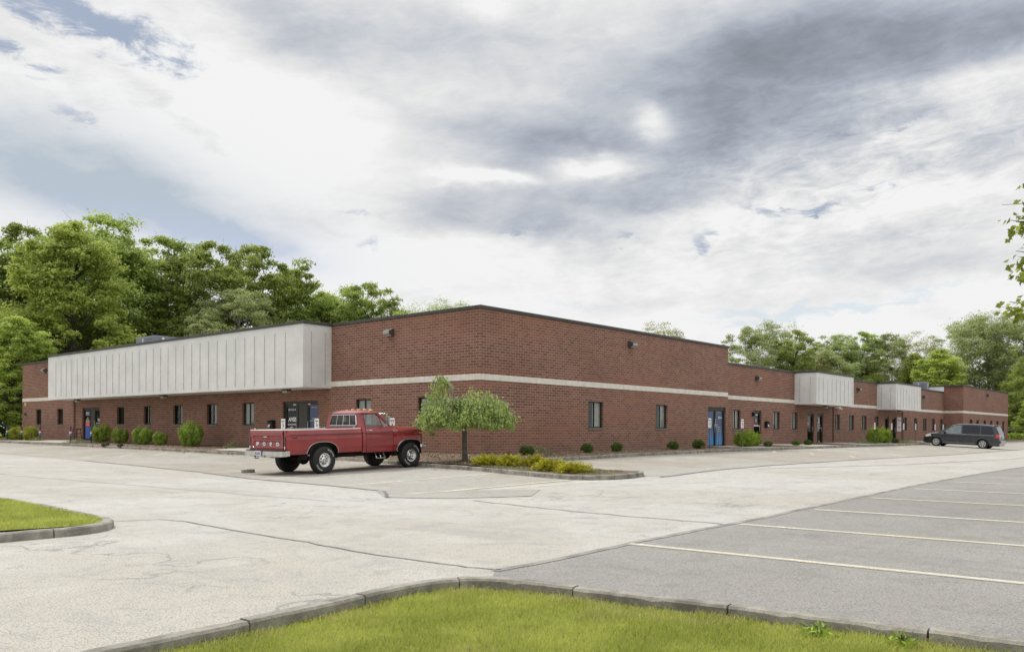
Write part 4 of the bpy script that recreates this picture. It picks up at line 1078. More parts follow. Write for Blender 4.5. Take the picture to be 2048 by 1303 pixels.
LT = [('oakB', 6.05, 66.9, 21.7, 1.0, "tall tree at the left edge of the photo, behind the brick corner"),
      ('light', 6.8, 54.5, 20.6, 1.0, "large pale green tree with a dark trunk, nearest behind the left wall"),
      ('oakA', 12.4, 63, 23.3, .95, "tallest rounded tree, right behind the large pale green one"),
      ('oakA', 2.0, 66, 20.5, .9, "broad tree behind the far left brick corner"),
      ('oakB', 17.3, 60, 21.3, 1.0, "upright tree right of the tallest crown, sky gaps under it"),
      ('oakB', 19.85, 56, 20.8, .95, "left twin-topped tree above the long white canopy"),
      ('oakB', 24.95, 54.3, 21.0, 1.0, "right twin-topped tree above the long white canopy"),
      ('grey', 19.3, 49.5, 15.4, 1.15, "darker grey-green tree low in front of the twin-topped pair"),
      ('airy', 17.4, 48.9, 11.6, 1.0, "low olive-brown tree just above the long white canopy roofline"),
      ('oakA', 28.5, 53.3, 18.4, .95, "tree sloping down right of the twin-topped pair"),
      ('light', 31.4, 53, 17.3, .9, "yellow-green tree above the right end of the white canopy"),
      ('oakA', 34.4, 52.6, 17.6, .8, "rounded tree above the wall light on the left facade"),
      ('oakB', 33.8, 47.6, 17.4, .95, "forked tree above the brick left of the corner"),
      ('light', 1.2, 50.5, 10.8, 1.1, "small bright green tree close to the far left brick corner"),
      ('dense', -1.8, 58, 11.5, .9, "dark spreading tree at the far left edge under taller crowns"),
      ('dense', 10, 58, 12.5, 1.0, "dense low tree filling the gap under the pale green crown"),
      ('dense', 24, 56, 12.5, 1.0, "dense low tree filling the gap under the twin-topped pair"),
      ('dense', 16, 66, 14, 1.0, "dense far tree seen through gaps behind the left crowns"),
      ('dense', 36, 54, 12.5, 1.0, "dense low tree just over the roof left of the corner")]
for k, (kd, x, y, tz, ws, lb) in enumerate(LT): place_tree(kd, x, y, tz, ws, lb, "broadleaf_tree", GL, rot=k * 1.3)
place_tree('narrow', 36.4, 39.5, 15.3, 1.35, "willowy narrow-leaved tree top just left of the brick corner", "broadleaf_tree", GM)
place_tree('narrow', 36.6, 43.5, 14.6, 1.1, "smaller willowy tree top left of the willowy one at the corner", "broadleaf_tree", GM)
place_tree('airy', 72.6, 36.2, 16.4, 1.05, "lone airy tree top above the right facade roof", "broadleaf_tree", GM, rot=.5)
RT = [('grey', 82.2, 28.5, 16.2, .95, "pale grey-green tree just right of the tall brick block"),
      ('narrow', 90.1, 28.3, 17.9, 1.1, "tall pale tree with a pointed top behind the first short canopy"),
      ('oakB', 86.2, 23.9, 15.5, .75, "dark-leaved tree with separate clumps above the first short canopy"),
      ('airy', 94.2, 25, 14.0, 1.2, "brownish low tree in the dip between two crowns"),
      ('grey', 99, 23, 16.4, 1.0, "rounded grey-green tree above the gap between the short canopies"),
      ('oakB', 103, 21, 16.6, .9, "dark tree top behind the rounded grey-green one"),
      ('grey', 95.6, 23.2, 13.6, 1.1, "shorter grey-green tree over the second short canopy"),
      ('grey', 103, 17.5, 16.5, .9, "grey-green tree behind the small rooftop unit"),
      ('airy', 108, 14.7, 16.8, 1.1, "airy tree reaching over the bright green crown"),
      ('light', 97.6, 9.0, 13.2, 1.15, "bright yellow-green tree above the far brick wing"),
      ('light', 101.5, 13.0, 13.2, .9, "second yellow-green tree left of the one above the far wing"),
      ('grey', 111, 8, 18.6, 1.0, "tall grey-green tree near the right edge"),
      ('narrow', 108, 5.5, 19.3, 1.5, "tall narrow-leaved tree near the right edge, highest on that side"),
      ('grey', 111.6, 2, 19.0, 1.0, "tall tree at the right edge behind the overhanging maple leaves"),
      ('grey', 105, -2.5, 16.0, 1.1, "tree at the far right edge beyond the van"),
      ('dense', 90.5, 25.5, 9.5, 1.0, "dense low tree behind the first short canopy roof"),
      ('dense', 98.6, 17.9, 10, 1.0, "dense low tree behind the second short canopy roof"),
      ('dense', 103.9, 9.3, 11, 1.0, "dense low tree behind the far brick wing"),
      ('dense', 100.9, -.2, 11.5, .8, "dense bushy tree touching the far brick wing's right corner"),
      ('dense', 104.5, -6.5, 12, .9, "dense bushy tree beyond the van's tail"),
      ('light', 96.2, -1.9, 6.2, 1.2, "low bright green thicket tree right of the far brick wing")]
for k, (kd, x, y, tz, ws, lb) in enumerate(RT): place_tree(kd, x, y, tz, ws, lb, "broadleaf_tree", GR, rot=k * 2.1 + .4)
# understory as one mass each
def understory(name, boxes, n, hmax, seed, label, mat, size=.35):
    g_ = np.random.default_rng(seed); P = []
    for (x0, y0, x1, y1, w) in boxes:
        k = n // len(boxes); t_ = g_.random(k)
        x = x0 + (x1 - x0) * t_ + g_.uniform(-w, w, k); y = y0 + (y1 - y0) * t_ + g_.uniform(-w, w, k)
        h = hmax * (.45 + .55 * vnoise(x, y, .25, seed)); z = .2 + g_.random(k) ** .7 * h
        P.append(np.stack([x, y, z], 1))
    P = np.concatenate(P); nn = unit(len(P), g_) + np.array([0, 0, .6]); nn /= np.linalg.norm(nn, axis=1)[:, None]
    V, F = rot_leaves(P, nn, size * g_.uniform(.6, 1.3, len(P)), .6, g_.uniform(0, 6.28, len(P)))
    return tag(np_mesh(name, V, F, mat), label, "undergrowth", None, "stuff")
understory("undergrowth", [(-25, 72, 12, 62, 2.5), (8, 60, 45, 56, 2.5)], 36000, 5.5, 21, "dark undergrowth below the trees behind the left wall", M['dgbush'])
understory("undergrowth", [(92, 28, 112, 8, 2.5), (112, 8, 112, -22, 2.5)], 40000, 6.5, 22, "green undergrowth below the trees beyond the far wing", M['bush'])
understory("undergrowth", [(93, -.5, 99, -2.5, 1.2)], 6000, 1.6, 23, "low roadside growth beside the far brick wing", M['bush'], .2)

# rounded bushes
def bush_proto(seed, mat, n=9000, ls=.072, spiky=.0):
    g_ = np.random.default_rng(seed)
    root = empty("shrub", (0, 0, 0))
    nc = 90; cc = unit(nc, g_); cc[:, 2] = cc[:, 2] * .62 + .62
    cc *= np.array([.84, .84, .74]) * g_.uniform(.82, 1.0, (nc, 1)); cc[:, 2] += .12
    ci = g_.integers(0, nc, n); d = unit(n, g_)
    P = cc[ci] + d * (g_.uniform(.3, 1, n) ** .4 * .19)[:, None]
    P[:, 2] = np.clip(P[:, 2], .03, 1.25)
    nn = d + unit(n, g_) * .6 + np.array([0, 0, .5]); nn /= np.linalg.norm(nn, axis=1)[:, None]
    V, F = rot_leaves(P, nn, ls * g_.uniform(.6, 1.4, n), .55, g_.uniform(0, 6.28, n))
    np_mesh("foliage", V, F, mat, root)
    mb = MB()
    for k in range(9):
        a = k * .7; mb.tube([(0, 0, -.1), (.12 * math.cos(a), .12 * math.sin(a), .25), (.45 * math.cos(a), .45 * math.sin(a), .65)], [.035, .028, .01], 5)
    mb.build("stem", M['bark'], root)
    return root
bp_ = {'g': bush_proto(31, M['bush']), 'y': bush_proto(32, M['ybush']), 'b': bush_proto(33, M['ygbush']), 'd': bush_proto(34, M['dgbush'], 5000, .10)}
bu = set()
def shrub(kind, x, y, w, h, label, group, name="rounded_shrub", z=None):
    p = bp_[kind]; o = p if kind not in bu else copy_tree(p); bu.add(kind)
    o.name = name; o.location = (x, y, bedz(x, y) - .02 if z is None else z); o.scale = (w / 2, w / 2, h / 1.14); o.rotation_euler = (0, 0, rng.uniform(0, 6.28))
    return tag(o, label, "shrub", group)
G1 = "rounded shrubs along the left facade"
shrub('g', -1.4, 29.06, 1.26, 1.18, "round green shrub closest to the far left doors", G1)
shrub('g', -1.4, 26.74, 1.02, .98, "second round green shrub from the far left doors", G1)
shrub('g', -1.4, 23.97, 1.22, 1.06, "wide green shrub in the middle of the left facade row", G1)
shrub('g', -1.4, 22.01, .88, .80, "smallest round green shrub of the left facade row", G1)
shrub('g', -1.4, 18.76, 1.38, 1.36, "largest green shrub, nearest the red truck on the left facade", G1)
G2 = "yellow-green shrubs by the far left corner"
shrub('g', -1.2, 43.9, 1.05, .80, "green shrub leftmost by the far left brick corner", G2)
shrub('y', -1.4, 42.4, 1.2, .95, "yellow-green shrub between two striped stakes", G2)
shrub('y', -1.4, 40.07, 1.15, .98, "yellow-green shrub with orange tips beneath the far left windows", G2)
G3 = "small dark shrubs along the right facade"
for x, w, h, lb in [(1.07, .62, .40, "small dark shrub right of the brick corner, behind the yellow junipers"), (4.85, .58, .42, "small dark shrub below and left of the first right-facade window"), (7.01, .58, .42, "small dark shrub directly under the first right-facade window"), (11.64, .62, .44, "small dark shrub left below the second right-facade window"), (14.06, .68, .50, "small dark shrub between second window and blue doors"), (21.96, .56, .36, "little shrub at the right foot of the large bush by blue doors"), (25.8, .56, .38, "left of two little shrubs before the paired dark doors"), (27.6, .54, .40, "right of two little shrubs before the paired dark doors"), (44.5, .6, .42, "little shrub at the right foot of the large bush pair")]:
    shrub('d', x, -1.4, w, h, lb, G3)
shrub('b', 19.1, -1.4, 1.36, 1.0, "large bright green shrub right of the blue doors", "large bright shrubs on the right facade")
shrub('b', 20.7, -1.1, .95, .92, "bright green shrub tucked behind the large one by the blue doors", "large bright shrubs on the right facade")
shrub('b', 40.0, -1.4, 1.4, 1.25, "large yellow-green shrub left of the stacked wall notices", "large bright shrubs on the right facade")
shrub('b', 42.3, -1.3, 1.15, 1.28, "tall yellow-green shrub immediately beside the larger one near the notices", "large bright shrubs on the right facade")

# straggly low plants
def weed(x, y, w, h, n, seed, label, mat=None, group="low weedy plants in the planting beds", z=None, leafw=.35):
    g_ = np.random.default_rng(seed); o = empty("weedy_plant", (x, y, bedz(x, y) if z is None else z), 0, label, "plant", group)
    P = g_.normal(size=(n, 3)) * np.array([w / 3.2, w / 3.2, 0]); P[:, 2] = g_.random(n) * h * np.exp(-(P[:, 0] ** 2 + P[:, 1] ** 2) / (w * w / 5))
    nn = unit(n, g_); V, F = rot_leaves(P, nn, (.09 if h > .2 else .05) * g_.uniform(.5, 1.3, n), leafw, g_.uniform(0, 6.28, n))
    np_mesh("foliage", V, F, mat or M['weed'], o); mb = MB()
    for k in range(8):
        a = g_.uniform(0, 6.28); q = g_.uniform(.1, .4) * w
        mb.tube([(0, 0, 0), (q * .5 * math.cos(a), q * .5 * math.sin(a), h * .6), (q * math.cos(a), q * math.sin(a), h * .9)], .005, 4)
    mb.build("stem", M['weed'], o); return o
weed(-1.9, 37.6, 1.0, .32, 500, 41, "grey-green weedy tuft right of the yellow-green shrubs")
weed(-2.0, 31.0, 1.3, .26, 500, 42, "weedy tuft at the kerb in front of the far left doors")
weed(-1.3, 14.9, .9, .40, 420, 43, "dry thin weed tuft on the mulch left of the truck's tailgate")
weed(36.9, -1.4, 1.8, .3, 420, 44, "grey-green weedy tuft below the paired dark doors")
weed(38.0, -1.5, 1.4, .45, 520, 45, "leafy low plant at the left foot of the large bush pair", M['dgbush'])
weed(47.0, -1.4, 2.2, .34, 500, 46, "grey-green weedy tuft under the stacked wall notices")
weed(2.2, -1.1, .8, .36, 300, 47, "thin dry weed beside the first small dark shrub")
weed(-17.5, -19.5, .30, .10, 110, 48, "small leafy weed growing against the near kerb", M['ygbush'], z=.03)
weed(-17.42, -20.0, .28, .10, 110, 49, "second leafy weed growing against the near kerb, further right", M['ygbush'], z=.03)

# yellow junipers on the island
def juniper(seed):
    g_ = np.random.default_rng(seed); root = empty("juniper_shrub", (0, 0, 0)); mb = MB(); C_ = []; D_ = []
    for k in range(230):
        a = g_.uniform(0, 6.28); el = g_.uniform(.05, 1.35); L = g_.uniform(.62, .95) * (1 + .16 * math.sin(a * 3 + seed))
        d = np.array([math.cos(a) * math.cos(el), math.sin(a) * math.cos(el), math.sin(el) * .62]); e = d * L
        if k % 3 == 0: mb.tube([(0, 0, 0), e * .5 + np.array([0, 0, .04]), e], [.014, .009, .003], 4, cap=False)
        n = 34; f = g_.uniform(.55, 1.05, n)[:, None]
        C_.append(e * f + g_.normal(size=(n, 3)) * .045 + np.array([0, 0, .07]) * f ** 2); D_.append(np.tile(d, (n, 1)))
    C_ = np.concatenate(C_); D_ = np.concatenate(D_); n = len(C_); C_[:, 2] = np.maximum(C_[:, 2], .02)
    nn = unit(n, g_) + np.array([0, 0, .8]); nn -= D_ * (nn * D_).sum(1)[:, None]; nn /= np.linalg.norm(nn, axis=1)[:, None]
    A = D_ + unit(n, g_) * .5; A /= np.linalg.norm(A, axis=1)[:, None]; Bv = np.cross(nn, A); s = (.085 * g_.uniform(.6, 1.3, n))[:, None]
    V = np.stack([C_ - A * s * .5, C_ - Bv * s * .25, C_ + A * s * .5, C_ + Bv * s * .25], 1).reshape(-1, 3)
    F = (np.arange(n) * 4)[:, None] + np.array([[0, 1, 2, 3]])
    np_mesh("foliage", V, F, M['jun'], root); mb.build("stem", M['bark'], root); return root
J = [juniper(51), juniper(52)]
GJ = "yellow junipers on the corner island"
for k, (x, y, w, h, lb) in enumerate([(-3.9, -4.05, .78, .40, "leftmost yellow-green juniper, nearest the small tree"), (-3.78, -4.8, .72, .42, "yellow juniper touching the leftmost one on its right"), (-3.42, -5.45, .74, .42, "middle yellow juniper standing alone behind the others"), (-4.2, -6.7, .86, .42, "bright yellow juniper front and centre of the right group"), (-4.35, -7.65, .86, .36, "rightmost low juniper near the island tip")]):
    o = J[k] if k < 2 else copy_tree(J[k % 2])
    o.name = "juniper_shrub"; o.location = (x, y, bedz(x, y) - .02); o.scale = (w * .74, w * .74, h * 1.3); o.rotation_euler = (0, 0, k * 1.9); tag(o, lb, "shrub", GJ)
og = np.random.default_rng(77)
# dry grass on the island
n = 2600; x = og.uniform(-4.9, -3.2, n); y = og.uniform(-8.6, -4.5, n); keep = (x > -4.9 - (y + 4.7) * -.1)
x = x[keep]; y = y[keep]; P = np.stack([x, y, np.array([bedz(a, b) for a, b in zip(x, y)]) + .02], 1); nn = unit(len(P), og); nn[:, 2] *= .2; nn /= np.linalg.norm(nn, axis=1)[:, None]
V, F = rot_leaves(P, nn, .09 * og.uniform(.5, 1.4, len(P)), .1, og.uniform(1.2, 1.9, len(P)))
tag(np_mesh("grass", V, F, M['weed']), "thin dry grass around the yellow junipers", "grass", None, "stuff")
# bark chips and leaf litter
n = 9000; x = np.concatenate([og.uniform(-4.7, -.1, n // 2), og.uniform(-2.9, -.1, n // 4), og.uniform(0, 18, n // 4)]); y = np.concatenate([og.uniform(-8.4, 4, n // 2), og.uniform(4, 30, n // 4), og.uniform(-3, -.1, n // 4)])
k = in_poly(x, y, inner + [(95, -.2), (.1, .1), (.1, 60)]); x = x[k]; y = y[k]
P = np.stack([x, y, np.array([bedz(a, b) for a, b in zip(x, y)]) + .012], 1); nn = unit(len(P), og) * .5 + np.array([0, 0, 1]); nn /= np.linalg.norm(nn, axis=1)[:, None]
V, F = rot_leaves(P, nn, .07 * og.uniform(.4, 1.5, len(P)), .45, og.uniform(0, 6.28, len(P)))
M['chip'] = foliage_mat("bark_chips", (.10, .065, .04), (.42, .31, .21), .0, 3)
tag(np_mesh("bark_chips", V, F, M['chip']), "brown bark chips scattered over the planting beds", "mulch", None, "stuff")
n = 1500; t_ = og.random(n); s_ = og.random(n) < .75
x = np.where(s_, -3.05 - np.abs(og.normal(size=n)) * .32, -3.1 - t_ * 1.3 - np.abs(og.normal(size=n)) * .25); y = np.where(s_, 3 + og.random(n) * 32, 2.0 - t_ * 5.5)
P = np.stack([x, y, np.array([G(a, b) for a, b in zip(x, y)]) + .02], 1); nn = unit(n, og) * .3 + np.array([0, 0, 1]); nn /= np.linalg.norm(nn, axis=1)[:, None]
V, F = rot_leaves(P, nn, .07 * og.uniform(.4, 1.3, n), .6, og.uniform(0, 6.28, n))
M['litter'] = foliage_mat("leaf_litter", (.20, .10, .06), (.50, .33, .22), .0, 3)
tag(np_mesh("leaf_litter", V, F, M['litter']), "dry brown leaf litter along the kerb", "leaves", None, "stuff")

# small weeping tree on the corner island
def weeping_tree(x, y):
    g_ = np.random.default_rng(61); z = bedz(x, y) - .03
    root = empty("weeping_tree", (x, y, z), 0, "small weeping ornamental tree with an umbrella crown beside the truck's front", "tree")
    tz = 1.45; mb = MB()
    mb.tube([(.03, 0, -.1), (.01, 0, .08), (0, .01, .4), (-.02, 0, .9), (.0, .02, 1.3), (.02, .0, 1.62)], [.135, .105, .085, .082, .088, .075], 12)
    mb.obox((-.07, -.05, 1.15), (.03, 0, 0), (0, .03, 0), (0, 0, .045))
    mb.build("trunk", M['bark_g'], root, smooth=True)
    # crown axes: image-right is r, depth is v
    tw = MB(); Lp = []; Ld = []
    def spray(p0, az, reach, rise, drop, th=.016):
        pts = []
        for k in range(9):
            f = k / 8; h = p0[2] + rise * math.sin(min(f * 2.6, math.pi) * .6) * (1 if f < .62 else 1) - drop * max(0, f - .38) ** 1.7 * 2.2
            wob = .05 * math.sin(f * 9 + az * 5)
            pts.append((p0[0] + math.cos(az + wob) * reach * f ** .8, p0[1] + math.sin(az + wob) * reach * f ** .8, h))
        tw.tube(pts, [th * (1 - .85 * k / 8) for k in range(9)], 4, cap=False)
        for k in range(3, 9):
            for q in range(3):
                e = Vector(pts[k]); d = Vector((g_.uniform(-1, 1), g_.uniform(-1, 1), g_.uniform(-1.2, .1))).normalized() * g_.uniform(.12, .34)
                tw.tube([e, e + d * .5 + Vector((0, 0, .02)), e + d + Vector((0, 0, -.07))], [.006, .004, .002], 3, cap=False)
                for m_ in range(5):
                    f = g_.uniform(.3, 1.1); Lp.append(e + d * f + Vector((g_.normal() * .04, g_.normal() * .04, g_.normal() * .04 - .02))); Ld.append(d)
    base_az = math.atan2(r.y, r.x)
    for k in range(110):
        az = k * 2.399 + g_.uniform(-.2, .2)
        side = math.cos(az - base_az)
        reach = (1.35 + .30 * side * (1 if side > 0 else -.8)) * g_.uniform(.55, 1.0)
        rise = g_.uniform(.25, .95) * (1.0 + .05 * side); drop = rise * g_.uniform(.8, 1.05) + .12
        spray((.0, .0, tz + g_.uniform(.0, .15)), az, reach, rise, drop, .02)
    # tall leader arching over on the left
    for k in range(7):
        L0 = Vector((-.0, 0, 2.2)); ctrl = []
        for q in range(12):
            f = q / 11; u_ = -.22 - f * 1.02 + (k - 3) * .035; zz = 2.25 + .92 * math.sin(min(f * 3.0, 3.1)) * (1 - .05 * k) - max(0, f - .5) * (.8 + .22 * k)
            ctrl.append(Vector((r.x * u_ + v.x * .1 * (k - 3) * f, r.y * u_ + v.y * .1 * (k - 3) * f, zz - .28)))
        if k < 3: tw.tube(ctrl, [.02 * (1 - .8 * i / 11) for i in range(12)], 5, cap=False)
        for q in range(4, 12):
            for m_ in range(11):
                d = Vector((g_.normal() * .5, g_.normal() * .5, -1)).normalized(); Lp.append(ctrl[q] + d * abs(g_.normal()) * .12 + Vector((g_.normal() * .05, g_.normal() * .05, 0))); Ld.append(d)
    tw.build("branch", M['twig'], root, smooth=True)
    # extra leaves packed in the lower crown
    for k in range(4600):
        a = g_.uniform(0, 6.28); rr = g_.uniform(.25, 1.0) ** .6; side = math.cos(a - base_az)
        R_ = 1.42 + .22 * max(side, 0) + .1 * max(-side, 0)
        zz = tz - .22 - .16 * math.sin(a * 7 + 1) * rr + g_.uniform(0, 1) ** 1.15 * (1.02 * (1 - rr ** 2.2) + .30) * (1 + .18 * math.sin(a * 3 + .7))
        Lp.append(Vector((math.cos(a) * rr * R_, math.sin(a) * rr * R_, zz + g_.normal() * .03))); Ld.append(Vector((math.cos(a) * .5, math.sin(a) * .5, -1)).normalized())
    P = np.array([tuple(p) for p in Lp]); D_ = np.array([tuple(p) for p in Ld]); n = len(P)
    A = D_ + unit(n, g_) * .55 + np.array([0, 0, -.3]); A /= np.linalg.norm(A, axis=1)[:, None]; nn = np.cross(A, unit(n, g_)); nn /= np.linalg.norm(nn, axis=1)[:, None]; Bv = np.cross(nn, A); s = (.11 * g_.uniform(.6, 1.25, n))[:, None]
    V = np.stack([P, P + A * s * .5 - Bv * s * .27, P + A * s, P + A * s * .5 + Bv * s * .27], 1).reshape(-1, 3); F = (np.arange(n) * 4)[:, None] + np.array([[0, 1, 2, 3]])
    np_mesh("crown", V, F, M['weep'], root)
weeping_tree(-2.95, -2.1)

# maple whose sprays reach in from the right
def maple_tree():
    g_ = np.random.default_rng(71); X, Y = -4.9, -21.9; z = .05
    root = empty("maple_tree", (0, 0, 0), 0, "maple with green lobed leaves overhanging the right edge of the photo", "tree"); mb = MB()
    root.location = (X, Y, z); T = Vector((X, Y, z))
    mb.tube([(0, 0, -.1), (0, 0, 1), (.1, 0, 3), (0, .1, 5), (.1, .2, 7.5)], [.24, .19, .16, .12, .04], 10)
    tips = []
    sprays = [(-6.85, -18.80, 5.5), (-6.80, -18.86, 5.2), (-7.02, -18.62, 4.87), (-6.85, -18.8, 4.8), (-6.96, -18.7, 4.36), (-6.88, -18.76, 4.15), (-6.80, -18.85, 3.9), (-7.02, -18.62, 3.52), (-6.94, -18.70, 3.34), (-6.82, -18.82, 3.5), (-6.74, -18.9, 2.66)]
    for (a, b, c) in sprays: tips.append((Vector((a, b, c)) - T, 1))
    for k in range(150):
        a = g_.uniform(0, 6.28); rr = g_.uniform(.8, 3.6); h = 2.6 + g_.random() * 5.0; rr *= 1 - max(0, h - 5.5) * .2
        p = Vector((math.cos(a) * rr, math.sin(a) * rr, h)) ; wp = p + T
        dd = (wp - CAM).dot(v); lt = (wp - CAM).dot(r)
        if lt / dd < .675: continue
        tips.append((p, 0))
    P = []; Dr = []
    for (e, s_) in tips:
        st = Vector((0, 0, max(1.8, min(6.5, e.z - 1.3)))); mid = st.lerp(e, .5) + Vector((g_.normal() * .12, g_.normal() * .12, .28))
        mb.tube([st, mid, st.lerp(e, .8) + Vector((0, 0, .12)), e], [.05, .03, .015, .005], 5, cap=False)
        n = 60; d = (e - st).normalized()
        for q_ in range(34 if s_ else 14):      # leaves along the inner part of the branch
            f = g_.uniform(.25, .85); q = e - (e - st) * f + Vector((g_.normal() * .22, g_.normal() * .22, g_.normal() * .2 + .1)); P.append(q); Dr.append(Vector((g_.normal() * .5, g_.normal() * .5, -.45)).normalized())
        for q_ in range(4):
            b_ = e - d * g_.uniform(.1, .9); mb.tube([b_, b_ + Vector((g_.normal() * .2, g_.normal() * .2, g_.normal() * .15)) + d * .15], [.006, .003], 4, cap=False)
        for k in range(n):
            f = g_.uniform(0, .30 if s_ else .45); sp_ = .12 if s_ else .32
            q = e - d * f * 2.0 + Vector((g_.normal() * sp_, g_.normal() * sp_, g_.normal() * sp_ * .75 - .05)); P.append(q); Dr.append(Vector((g_.normal() * .5 + d.x * .6, g_.normal() * .5 + d.y * .6, -.45)).normalized())
    mb.build("trunk", M['bark'], root, smooth=True)
    prof = [(0, 0), (.22, .16), (.16, .34), (.50, .42), (.40, .56), (.62, .80), (.34, .74), (.26, .82), (.24, 1.02), (.10, .98), (0, 1.25)]
    out = [(a, b) for a, b in prof] + [(-a, b) for a, b in prof[-2:0:-1]]
    V = []; F = []; m_ = len(out)
    for p, d in zip(P, Dr):
        s = .105 * g_.uniform(.65, 1.2); sd = Vector(tuple(unit(1, g_)[0])); n_ = (sd - d * sd.dot(d)); n_.normalize(); w = d.cross(n_); b0 = len(V)
        for (a, b) in out: V.append(tuple(p + w * a * s * .95 + d * (b - .1) * s + n_ * (abs(a) * .25 * s)))
        F.append([b0 + i for i in range(m_)])
    np_mesh("crown", np.array(V), np.array(F), M['maple'], root)
maple_tree()

# ------------------------------------------------------------------ vehicles
def lerp_tab(tab, t_):
    if t_ <= tab[0][0]: return tab[0][1]
    for (a, b), (c, d) in zip(tab, tab[1:]):
        if t_ <= c: return b + (d - b) * (t_ - a) / (c - a)
    return tab[-1][1]
def frange(a, b, st):
    n = max(1, round((b - a) / st)); return [a + (b - a) * k / n for k in range(n + 1)]

def wheel(name, parent, c, R_, W, side, rimr, style):
    """c = wheel centre; side = -1 right (outer face toward -y) or +1"""
    o = empty(name, c, 0, parent=parent)
    s = side; mb = MB(); w = W / 2
    pr = [(rimr, -w * .92), (rimr + .02, -w * .98), (R_ * .80, -w), (R_ * .93, -w * .92), (R_ * .985, -w * .74), (R_, -w * .5), (R_, w * .5), (R_ * .985, w * .74), (R_ * .93, w * .92), (R_ * .80, w), (rimr + .02, w * .98), (rimr, w * .92), (rimr, -w * .92)]
    mb.lathe_y(pr, (0, 0, 0), 44)
    for k in range(60):      # tread blocks
        a = 2 * math.pi * k / 60
        for yy in ((-.30, -.04), (.04, .30)):
            cx, cz = math.cos(a + yy[0] * .05) * (R_ + .004), math.sin(a + yy[0] * .05) * (R_ + .004)
            mb.obox((cx, (yy[0] + yy[1]) * w * 1.4, cz), (math.cos(a) * .006, 0, math.sin(a) * .006), (-math.sin(a) * .013, 0, math.cos(a) * .013), (0, (yy[1] - yy[0]) * w * .7, 0))
    ty = mb.build("tyre", M['tyre'], o, smooth=False, recalc=False)
    for f in ty.data.polygons: f.use_smooth = len(f.vertices) == 4 and f.index < 44 * 12
    if style == 'truck':
        mb = MB()
        for (a0, a1) in ((20, 75), (205, 255)):   # raised white letters on the tyre wall
            for k in range(9):
                a = R(a0 + (a1 - a0) * k / 9); rr = (R_ + rimr) / 2 + .02
                ca, sa = math.cos(a) * s * -1, math.sin(a)
                mb.obox((ca * rr, s * (w + .003), sa * rr), (ca * .022, 0, sa * .022), (0, .002, 0), (-sa * .0035, 0, ca * .0035)); mb.obox((ca * (rr + (.018 if k % 2 else -.018)), s * (w + .003), sa * (rr + (.018 if k % 2 else -.018))), (ca * .004, 0, sa * .004), (0, .002, 0), (-sa * .012, 0, ca * .012))
        mb.build("sidewall_lettering", M['ltxt'], ty)
        mb = MB(); yo = s * w
        mb.lathe_y([(rimr + .004, yo * 1.0), (rimr + .004, yo * .86), (rimr - .022, yo * .84), (rimr - .03, yo * .55), (rimr * .80, yo * .50)], (0, 0, 0), 40)
        # disc with eight round windows
        nseg = 8; rings = [(rimr * .80, .50), (rimr * .66, .54), (rimr * .44, .62), (rimr * .32, .72), (.055, .78)]
        for k in range(nseg):
            a0 = 2 * math.pi * k / nseg; a1 = 2 * math.pi * (k + 1) / nseg
            for j in range(len(rings) - 1):
                r0, y0 = rings[j]; r1, y1 = rings[j + 1]; m4 = 4
                for q in range(m4):
                    b0 = a0 + (a1 - a0) * q / m4; b1 = a0 + (a1 - a0) * (q + 1) / m4
                    if j == 1 and q in (1, 2): continue
                    mb.quad((r0 * math.cos(b0), yo * y0, r0 * math.sin(b0)), (r0 * math.cos(b1), yo * y0, r0 * math.sin(b1)), (r1 * math.cos(b1), yo * y1, r1 * math.sin(b1)), (r1 * math.cos(b0), yo * y1, r1 * math.sin(b0)))
        mb.lathe_y([(.055, yo * .78), (.05, yo * .98), (.035, yo * 1.02), (0.001, yo * 1.02)], (0, 0, 0), 16)
        mb.build("rim", M['chrome'], o, smooth=False)
        mb = MB(); mb.lathe_y([(rimr * .95, yo * .3), (.03, yo * .32)], (0, 0, 0), 24); mb.lathe_y([(rimr * .96, yo * .3), (rimr * .96, -yo * .7), (.03, -yo * .6)], (0, 0, 0), 24); mb.build("brake_drum", M['under'], o)
    else:
        mb = MB(); yo = s * w
        mb.lathe_y([(rimr + .004, yo * .98), (rimr - .012, yo * .94), (rimr * .9, yo * .92)], (0, 0, 0), 32)
        for k in range(7):
            a = 2 * math.pi * k / 7 + .2
            for (r0, r1, h0, h1) in ((.04, rimr * .92, .30, .27),):
                p = []
                for (rr, dd, yy) in ((r0, -h0, 1.0), (r1, -h1 * .85, .93), (r1, h1 * .85, .93), (r0, h0, 1.0)):
                    p.append((rr * math.cos(a + dd), yo * yy, rr * math.sin(a + dd)))
                mb.add(p, [(0, 1, 2, 3)])
        mb.lathe_y([(.06, yo * 1.0), (.05, yo * 1.04), (.001, yo * 1.05)], (0, 0, 0), 14)
        mb.build("rim", M['hubcap'], o)
        mb = MB(); mb.lathe_y([(rimr * .99, yo * .80), (.01, yo * .80)], (0, 0, 0), 24); mb.lathe_y([(rimr * .99, yo * .8), (rimr * .99, -yo * .9), (.01, -yo * .9)], (0, 0, 0), 24); mb.build("brake_drum", M['under'], o)
    return o

